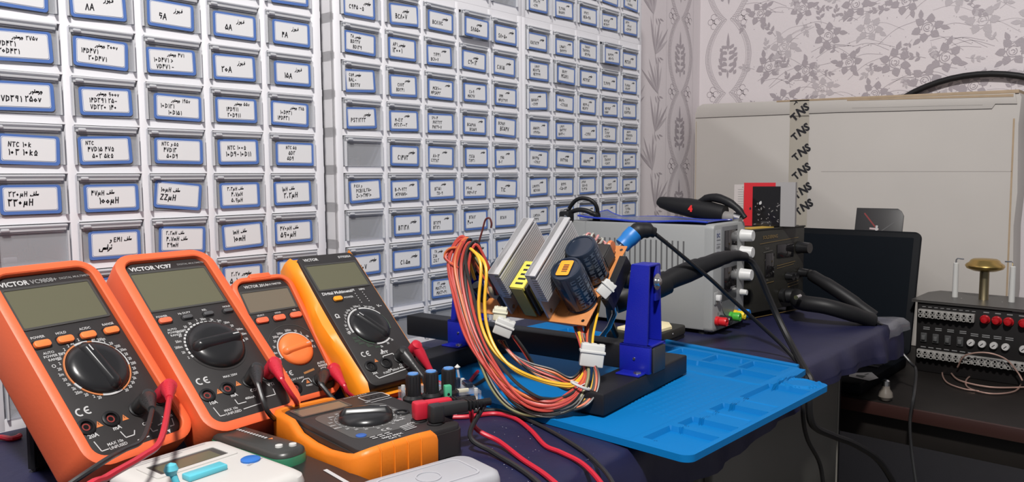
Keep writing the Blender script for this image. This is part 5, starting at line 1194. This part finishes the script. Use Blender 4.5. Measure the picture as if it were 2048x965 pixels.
# test panel
def test_panel():
    X0, H = 1.45, .1225; t = thing('terminal_tester', 'black test panel with red lamps, terminal strips and a brass domed cap on top', 'test panel', frame((X0, .371, TZ+.0005), (0, -1, 0), (0, 0, 1)))
    # local: x to the right along the front, y up, z towards the viewer
    b = MB(); pb = mat('panel_black', (.010, .009, .009), .5, spec=.2); Wd = .40
    b.box(0, Wd, 0, H, -.130, 0, pb, .001); b.build('cabinet_body', t)
    b = MB(); b.prism([(-.008, .004), (Wd+.004, .004), (Wd+.004, -.138), (.004, -.138), (-.008, -.105)], 0, .004, mat('panel_top', (.06, .057, .054), .4), .001); o = b.build('top_plate', t); o.matrix_local = Matrix(((1, 0, 0, 0), (0, 0, 1, H-.002), (0, 1, 0, 0), (0, 0, 0, 1)))
    def strip(x0, y0, n, p):
        b = MB(); sm_ = mat('terminal_plastic', (.27, .26, .245), .5); b.box(x0, x0+n*p, y0+.001, y0+.015, 0, .010, sm_, .001)
        for k in range(n):
            cx = x0+(k+.5)*p
            for yy in (.0045, .0115): b.tube([(cx, y0+yy, .009), (cx, y0+yy, .0135)], .0032, sm_, 10); b.lathe([(.0018, .0136), (0, .0136)], mat('screw_dark', (.12, .11, .10), .4), 8, (cx, y0+yy, 0))
        b.build('terminal_strip', t)
    strip(.004, .0945, 9, .0094); strip(.004, .0245, 24, .0094)
    b = MB(); 
    for k in range(9): b.rib([(.008+.0094*k, .1130), (.0135+.0094*k, .1133)], .0011, .0004, print_grey)
    for k in range(7): b.rib([(.008+.012*k, .0430), (.016+.012*k, .0430)], .0014, .0004, print_grey)
    for k in range(4):
        for j in range(2): b.rib([(.011+.0185*k, .0775-.003*j), (.021+.0185*k, .0778-.003*j)], .0014, .0004, print_grey); b.rib([(.083+.0165*k, .0755-.003*j), (.094+.0165*k, .0755-.003*j)], .0014, .0004, print_grey)
        b.rib([(.100+.0165*k, .1135), (.108+.0165*k, .1135)], .0018, .0004, print_grey)
    b.rib([(.14, .119), (.19, .119)], .0012, .0004, print_grey); b.build('panel_print', t)
    for k in range(9):
        x = .103+.0165*k+(.004 if k > 2 else 0); b = MB(); b.lathe([(.0075, 0), (.0075, .003), (.0060, .004), (.0062, .009), (.0045, .0125), (0, .0135)], mat('lamp_red', (.38, .008, .012), .2), 18, (x, .1020, 0)); b.build('signal_lamp', t)
    for k in range(4):
        b = MB(); x = .0125+.0185*k; b.box(x-.005, x+.005, .052, .068, 0, .003, mat('switch_grey', (.05, .05, .05), .35), .001); b.box(x-.003, x+.003, .056, .064, .003, .0065, mat('switch_tip', (.09, .09, .09), .3), .001); b.build('toggle_switch', t)
    for k in range(6):
        b = MB(); x = .084+.0165*k+(.008 if k > 3 else 0); b.lathe([(.0058, 0), (.0058, .005), (.0050, .007), (0, .007)], mat('cap_white', (.50, .49, .48), .35), 20, (x, .0605, 0)); b.rib([(x-.002, .0585), (x+.002, .0625)], .0012, .0073, face_black); b.build('adjuster', t)
    # on the top: two white posts with hooks, the brass cap on its stem (local -z is away from the viewer)
    for x, s in ((.042, 1), (.127, -1)):
        b = MB(); c = Vector((x, H, -.070)); b.lathe([(.0048, 0), (.0042, .062), (.0030, .063), (0, .063)], nylon, 14, c, (0, 1, 0)); o = b.build('insulating_post', t)
        b = MB(); b.tube([c+Vector((0, .058, 0)), c+Vector((0, .068, 0)), c+Vector((s*.002, .0705, 0)), c+Vector((s*.012, .070, 0))], .0013, steel, 8); b.build('hook', o)
        b = MB(); b.lathe([(.0016, 0), (.0012, .001), (0, .0012)], nylon, 8, (x+.012*s, H+.001, -.062), (0, 1, 0)); b.build('screw', t)
    b = MB(); c = Vector((.086, H, -.070)); b.lathe([(.0085, 0), (.0075, .002), (.0072, .054), (0, .054)], mat('brass_dark', (.24, .20, .12), .4, metal=1), 22, c, (0, 1, 0)); b.build('stem', t)
    b = MB(); c = Vector((.086, H+.052, -.070)); b.lathe([(.006, -.001), (.018, .000), (.0275, .004), (.0300, .0085), (.0285, .0115), (.024, .0145), (.0215, .0185), (.018, .0205), (0, .0215)], brass, 40, c, (0, 1, 0)); b.build('domed_cap', t)
    return t
test_panel()
b = MB(); zc = TZ+.0025; P = []
for q in ((1958, 783), (1925, 778), (1893, 765), (1885, 745), (1903, 742), (1950, 737), (2010, 744), (2040, 762), (2030, 783), (1980, 788), (1935, 775), (1938, 755), (1975, 748), (2045, 758)): P.append(W(q[0], q[1], Z=zc))
b.tube(P, .0013, copper, 7, sm=7)
P = [W(*q, Z=zc+.001) for q in ((1900, 745), (1920, 762), (1980, 775), (2050, 775), (2110, 770))]; b.tube(P, .0015, copper, 7, sm=7)
b.tube([W(1915, 735, X=1.44), W(1930, 712, X=1.43), W(1970, 706, X=1.425), W(2010, 718, X=1.43), W(2035, 745, X=1.435), W(2045, 762, X=1.43)], .0013, copper, 7, sm=7)
tag(b.build('wire_coil'), 'loose coil of thin copper coloured wire in front of the test panel', 'wire')
t = thing('light_bulb', 'small frosted bulb lying at the edge of the side table under the laptop corner', 'bulb', Matrix())
c = W(1712, 800, X=1.1965); 
b = MB(); b.M = Matrix.Translation((1.2225, .352, TZ)); b.lathe([(.0, 0), (.007, .0015), (.0105, .007), (.0095, .014), (.006, .019), (.0055, .024)], mat('bulb_glass', (.16, .14, .12), .3), 18, (0, 0, 0), (0, 0, 1)); b.build('glass', t)
b = MB(); b.M = Matrix.Translation((1.2225, .352, TZ+.023)); b.lathe([(.0056, 0), (.0056, .008), (.003, .010), (0, .010)], steel, 14); b.build('base_cap', t)
# ------------------------------------------------------------------ carton, tape lettering, hoop
def carton_box():
    Xf = 1.655; zt = TZ; t = thing('cardboard_box', 'large flat white cardboard carton standing upright against the patterned wall', 'carton', frame((Xf, .919, TZ+.0005), (0, -1, 0), (0, 0, 1)))
    Wd = .654; HL, HR = .5085, .4905
    def top(x): return HL+(HR-HL)*x/Wd
    b = MB(); R = []
    pts = [(0, 0), (Wd, 0)]+[(Wd-.002*math.sin(k*2.1)-.001, top(Wd)*k/8) for k in range(1, 8)]+[(Wd, top(Wd)-.012), (Wd-.006, top(Wd)), (.02, top(0)), (.006, top(0)-.006), (0, top(0)-.022)]
    b.prism(pts, -.070, 0, carton, .0012); b.build('carton_body', t, 30)
    b = MB(); f = [(.003, top(0)-.0315), (Wd*.5, top(Wd*.5)-.0290), (Wd-.045, top(Wd)-.0300), (Wd-.04, top(Wd)-.022), (Wd-.006, top(Wd)-.024), (Wd-.010, top(Wd)-.004), (Wd*.3, top(Wd*.3)-.001), (.02, top(0)-.0005), (.005, top(0)-.010)]
    b.prism(f, .0004, .0026, carton, .0006); b.build('top_flap', t, 30)
    b = MB(); b.prism([(.20, top(.2)-.003), (Wd-.004, top(Wd)-.005), (Wd-.004, top(Wd)+.0015), (.35, top(.35)+.0012), (.20, top(.2)+.0006)], -.068, .0030, carton_edge, .0005); b.prism([(.35, top(.35)-.006), (Wd-.012, top(Wd)-.011), (Wd-.012, top(Wd)-.006), (.35, top(.35)-.0035)], .0026, .0032, carton_edge); b.build('torn_edge', t)
    b = MB(); q = mat('crease', (.41, .385, .36), .8); cr_ = b
    for P_, w_, z_, m_ in (([(.30, .348), (Wd-.01, .345)], .0010, .0004, q), ([(.36, top(.4)-.020), (Wd-.06, top(Wd)-.022)], .0014, .0030, q), ([(.004, .02), (.004, top(0)-.04)], .0012, .0004, carton_edge), ([(Wd-.008, .02), (Wd-.010, top(Wd)-.05)], .003, .0004, carton_edge)): b = MB(); b.rib(P_, w_, z_, m_); b.build('crease', t)
    # printed packing tape down the front
    x0, x1 = .230, .272; b = MB(); tm = mat('packing_tape', (.43, .395, .335), .25, coat=.3)
    b.add([(x0, top(x0)-.0005, .0030), (x1, top(x1)-.0005, .0030), (x1, top(x1)-.033, .0030), (x0, top(x0)-.033, .0030)], [(0, 1, 2, 3)], tm)
    b.add([(x0, top(x0)-.033, .0030), (x1, top(x1)-.033, .0030), (x1, top(x1)-.036, .0006), (x0, top(x0)-.036, .0006)], [(0, 1, 2, 3)], tm)
    b.add([(x0, top(x0)-.036, .0006), (x1, top(x1)-.036, .0006), (x1, .18, .0006), (x0, .18, .0006)], [(0, 1, 2, 3)], tm)
    y = top(.21)-.0235; k = 0
    for px, py in ((1603, 222), (1603, 262), (1605, 303), (1605, 341), (1607, 380), (1610, 413)):
        w_ = W(px, py, X=Xf-.0035); lx = .919-w_.y; ly = w_.z-(TZ+.0005)
        th = .9; z = .0036 if k == 0 else .0011
        for ch, ox, oy, rot, hh in (('T', -.0105, -.0095, .72, .0150), ('N', .0020, .0010, .50, .0175), ('S', .0135, .0095, .50, .0165)):
            b.text(ch, lx+ox, ly+oy-hh/2, hh, z, ink, rot, .045, 'CENTER', .95)
        k += 1
    b.text('T', .240, top(.240)-.0095, .008, .0036, ink, -.7, .045, 'CENTER')
    b.build('packing_tape', t)
carton_box()
b = MB(); R_ = .264; c = Vector((1.7375, .353, TZ+R_+.0065)); b.tube([c+Vector((0, math.cos(a)*R_, math.sin(a)*R_)) for a in [2*PI*i/72 for i in range(72)]], .0062, rubber, 12, closed=True)
tag(b.build('hoop'), 'black hoop standing behind the large carton, its top arching above it', 'hoop')
# ------------------------------------------------------------------ small things in front of the meters
def kit():
    a = math.radians(-25); L, Wd = .070, .048; K = W(963, 823, Z=.001); t = thing('electronics_kit', 'small clear acrylic kit board with three blue-capped knobs and green terminals', 'circuit board', TR(K.x-L*math.cos(a), K.y-L*math.sin(a), .0006, a))
    bpy.context.view_layer.update(); iv = t.matrix_world.inverted()
    ac = clear_mat('acrylic', (.55, .57, .60), .22, .06)
    b = MB(); b.box(0, L, 0, Wd, .0, .0020, ac); b.box(0, L, 0, Wd, .0185, .0205, ac); b.box(0, .002, 0, Wd, .002, .0185, ac); b.box(L-.002, L, 0, Wd, .002, .0185, ac); b.build('acrylic_case', t)
    b = MB(); b.box(.003, L-.003, .003, Wd-.003, .0085, .0100, mat('kit_green', (.05, .055, .05), .35))
    for k in range(14): b.box(.006+.0042*k, .0085+.0042*k, .006+.002*(k % 3), .009+.002*(k % 3), .01, .0125, (nylon, face_black, w_red, alu)[k % 4])
    b.build('kit_board', t)
    for x, y in ((.004, .004), (L-.004, .004), (.004, Wd-.004), (L-.004, Wd-.004)): b = MB(); b.tube([(x, y, .0), (x, y, .0225)], .0020, nylon, 8); b.build('spacer', t)
    for k, (px, py) in enumerate(((826, 749), (862, 744), (897, 738))):
        c = iv @ W(px, py, Z=.0465)
        b = MB(); b.lathe([(.0098, 0), (.0098, .003), (.0070, .0055), (.0066, .024), (.0060, .0252), (0, .0252)], knob_black, 24, (c.x, c.y, .0208))
        for q in range(14): a = 2*PI*q/14; b.tube([(c.x+.0069*math.cos(a), c.y+.0069*math.sin(a), .027), (c.x+.0065*math.cos(a), c.y+.0065*math.sin(a), .0445)], .0005, knob_black, 4)
        b.tube([(c.x, c.y, .0100), (c.x, c.y, .022)], .003, steel, 10)
        o = b.build('control_knob', t)
        b = MB(); b.lathe([(.0050, .0252), (.0048, .0262), (0, .0262)], mat('knob_blue', (.10, .27, .62), .35), 20, (c.x, c.y, .0208)); b.rib([(c.x, c.y), (c.x+.004, c.y+.001)], .001, .0472, print_white); b.build('knob_cap', o)
    for px, py, zt, g in ((866, 782, .029, (.25, .62, .22)), (895, 772, .034, (.08, .40, .22))):
        c = iv @ W(px, py, Z=zt); x, y = c.x, c.y
        b = MB(); m = mat('terminal_g%d' % int(g[0]*100), g, .4); b.box(x-.0034, x+.0034, y-.003, y+.003, .0205, zt, m, .0008); b.box(x-.0040, x+.0040, y-.0036, y+.0036, .0100, .0205, m, .001); b.lathe([(.0013, 0), (.0013, .0002), (0, .0002)], rubber, 8, (x, y-.0032, .026), (0, -1, 0)); b.build('green_terminal', t)
    b = MB(); b.box(.012, .058, .0015, .0040, .0205, .0240, nylon_cream, .0006); b.build('pin_header', t)
    b = MB(); b.tube([(.030, -.001, .006), (.052, -.001, .009), (.066, .004, .011)], .0012, w_red, 6); b.tube([(.012, .002, .021), (.009, .010, .027), (.014, .018, .021)], .0012, w_red, 6); b.build('jumper_wire', t)
    b = MB(); b.tube([(.060, .034, .0205), (.058, .036, .036)], .0012, mat('diode_clear', (.35, .37, .42), .1), 8); b.lathe([(0, -.003), (.0030, 0), (0, .003)], nylon, 12, (.058, .036, .037)); b.lathe([(.004, 0), (.004, .009), (0, .010)], cap_navy, 12, (.052, .022, .0205)); b.box(.060, .067, .014, .030, .0205, .025, cap_navy, .001); b.build('kit_component', t)
kit()
def white_tester():
    A = W(207, 940, Z=.030); B = W(418, 878, Z=.030); C = W(598, 934, Z=.030)
    xa = (B-A); xa.z = 0; yaw = math.atan2(xa.y, xa.x)
    t = thing('component_tester', 'white handheld component tester with a blue button and turquoise lever', 'tester', TR(A.x, A.y, .0145, .085))
    wm = mat('tester_white', (.54, .525, .50), .45); Wd = .084; L = .115
    b = MB(); R = []
    for z, i in ((0, .004), (.0022, .0008), (.008, 0), (.0125, .0012), (.0150, .0045), (.0155, .008)): R.append([(x, y, z) for x, y in rr(Wd/2, -L/2, Wd-2*i, L-2*i, .010-i*.3, 5)])
    b.loft(R, wm); b.build('case', t)
    lx0, lx1, ly0, ly1 = .018, .068, -.043, -.022; z = .0155
    b = MB(); o = rr((lx0+lx1)/2, (ly0+ly1)/2, lx1-lx0+.010, ly1-ly0+.009, .002); i = rr((lx0+lx1)/2, (ly0+ly1)/2, lx1-lx0, ly1-ly0, .001)
    b.loft([[(x, y, z) for x, y in o], [(x, y, z+.0008) for x, y in o], [(x, y, z+.0008) for x, y in i], [(x, y, z+.0002) for x, y in i]], wm, False, False)
    b.poly(i, z+.0003, lcd_frame); b.poly(rr((lx0+lx1)/2-.001, (ly0+ly1)/2-.001, lx1-lx0-.008, ly1-ly0-.005, .001), z+.0004, lcd_mat); b.build('display', t)
    b = MB(); b.rib([(.006, -.0085), (.070, -.0085)], .0022, z+.00015, mat('tester_print', (.38, .36, .36), .5)); b.rib([(.006, -.012), (.05, -.012)], .0014, z+.00015, mat('tester_print', (.38, .36, .36), .5)); b.rib([(.063, -.074), (.078, -.068)], .0022, z+.0002, mat('tester_print', (.38, .36, .36), .5)); b.build('case_print', t)
    p = t.matrix_world.inverted() @ W(501, 916, Z=.032)
    b = MB(); b.lathe([(.0068, z-.0002), (.0068, z+.0012), (.0058, z+.0018), (0, z+.0018)], mat('button_blue', (.02, .14, .48), .4), 22, (p.x, p.y, 0)); b.build('test_button', t)
    tq = mat('turquoise', (.10, .48, .58), .4); p = t.matrix_world.inverted() @ W(352, 968, Z=.030)
    b = MB(); b.box(p.x+.006, p.x+.034, p.y-.006, p.y+.004, z, z+.004, tq, .001); b.build('socket_block', t)
    q = t.matrix_world.inverted() @ W(342, 940, Z=.045); b = MB(); b.tube([(q.x+.004, q.y-.004, z+.001), (q.x+.002, q.y-.002, z+.006), (q.x, q.y, .0305)], .0022, tq, 10); b.lathe([(0, -.0045), (.0030, -.0033), (.0045, 0), (.0032, .0032), (0, .0045)], tq, 16, (q.x, q.y, .0305)); b.build('socket_lever', t)
white_tester()
t = thing('pen_meter', 'small dark green and black meter with two silver buttons, behind the white tester', 'tester', TR(.2985, .5420, .0112, -1.45))
def cap_(L, w, i): return [(x, y) for x, y in rr(0, 0, L-2*i, w-2*i, w*.42-i, 6)]
b = MB(); gr = mat('case_green', (.03, .17, .09), .4); b.loft([[(x, y, z) for x, y in cap_(.094, .030, i)] for z, i in ((0, .002), (.002, 0), (.0085, 0), (.0105, .001))], gr); b.build('case', t)
b = MB(); b.loft([[(x, y, z) for x, y in cap_(.094, .030, i)] for z, i in ((.0102, .0005), (.0125, .0012), (.0145, .004))], mat('case_dark', (.035, .036, .033), .35)); b.build('top_cover', t)
b = MB()
for x in range(12): b.rib([(-.036+.0036*x, .004), (-.0338+.0036*x, .004)], .0026, .0147, print_white)
b.disc(.010, .005, .0025, .0147, tri_orange, 3); b.build('print', t)
for x, y in ((.030, -.003), (.036, .005)): b = MB(); b.lathe([(.0030, .0143), (.0028, .0160), (0, .0164)], nylon, 14, (x, y, 0)); b.build('silver_button', t)
t = thing('instrument_case', 'flat black instrument case with a white stripe, under the white tester', 'case', TR(.208, .420, .0006, .03))
b = MB(); b.box(0, .116, 0, .172, 0, .0138, mat('case_black', (.018, .018, .019), .4), .002); b.build('case', t)
b = MB(); p = t.matrix_world.inverted() @ W(650, 940, Z=.0146); q = t.matrix_world.inverted() @ W(705, 972, Z=.0146); b.rib([(p.x, p.y), (q.x, q.y)], .0032, .0140, print_white); b.build('stripe', t)
# translucent plastic lid in the front corner
C0 = W(930, 904, Z=.026); C1 = W(1014, 944, Z=.026); C2 = W(745, 967, Z=.026)
xa = (C1-C0).normalized(); t = thing('storage_box', 'frosted clear plastic box beside the flat orange multimeter at the front edge', 'plastic box', frame((C0.x, C0.y, .0008), (xa.x, xa.y, 0), (-xa.y, xa.x, 0)))
fr = clear_mat('frosted', (.54, .54, .57), .68, .4)
b = MB(); L, Wd = (C1-C0).length, .095; y0 = -Wd
R = [[(x, y, z) for x, y in rr(L/2, -Wd/2, L-2*i, Wd-2*i, .010, 5)] for z, i in ((0, 0), (.020, .0005), (.0240, .0015), (.0255, .004))]
b.loft(R, fr, False, True); b.build('box_shell', t, 50)
b = MB(); b.ring(L/2, -Wd/2, .008, .0088, .0255, .0262, fr, n=30); o = rr(L/2, -Wd/2, L*.66, Wd*.70, .006); i = rr(L/2, -Wd/2, L*.66-.002, Wd*.70-.002, .006)
b.loft([[(x, y, .0255) for x, y in o], [(x, y, .0262) for x, y in o], [(x, y, .0262) for x, y in i], [(x, y, .0255) for x, y in i]], fr, False, False); b.build('box_rim', t)
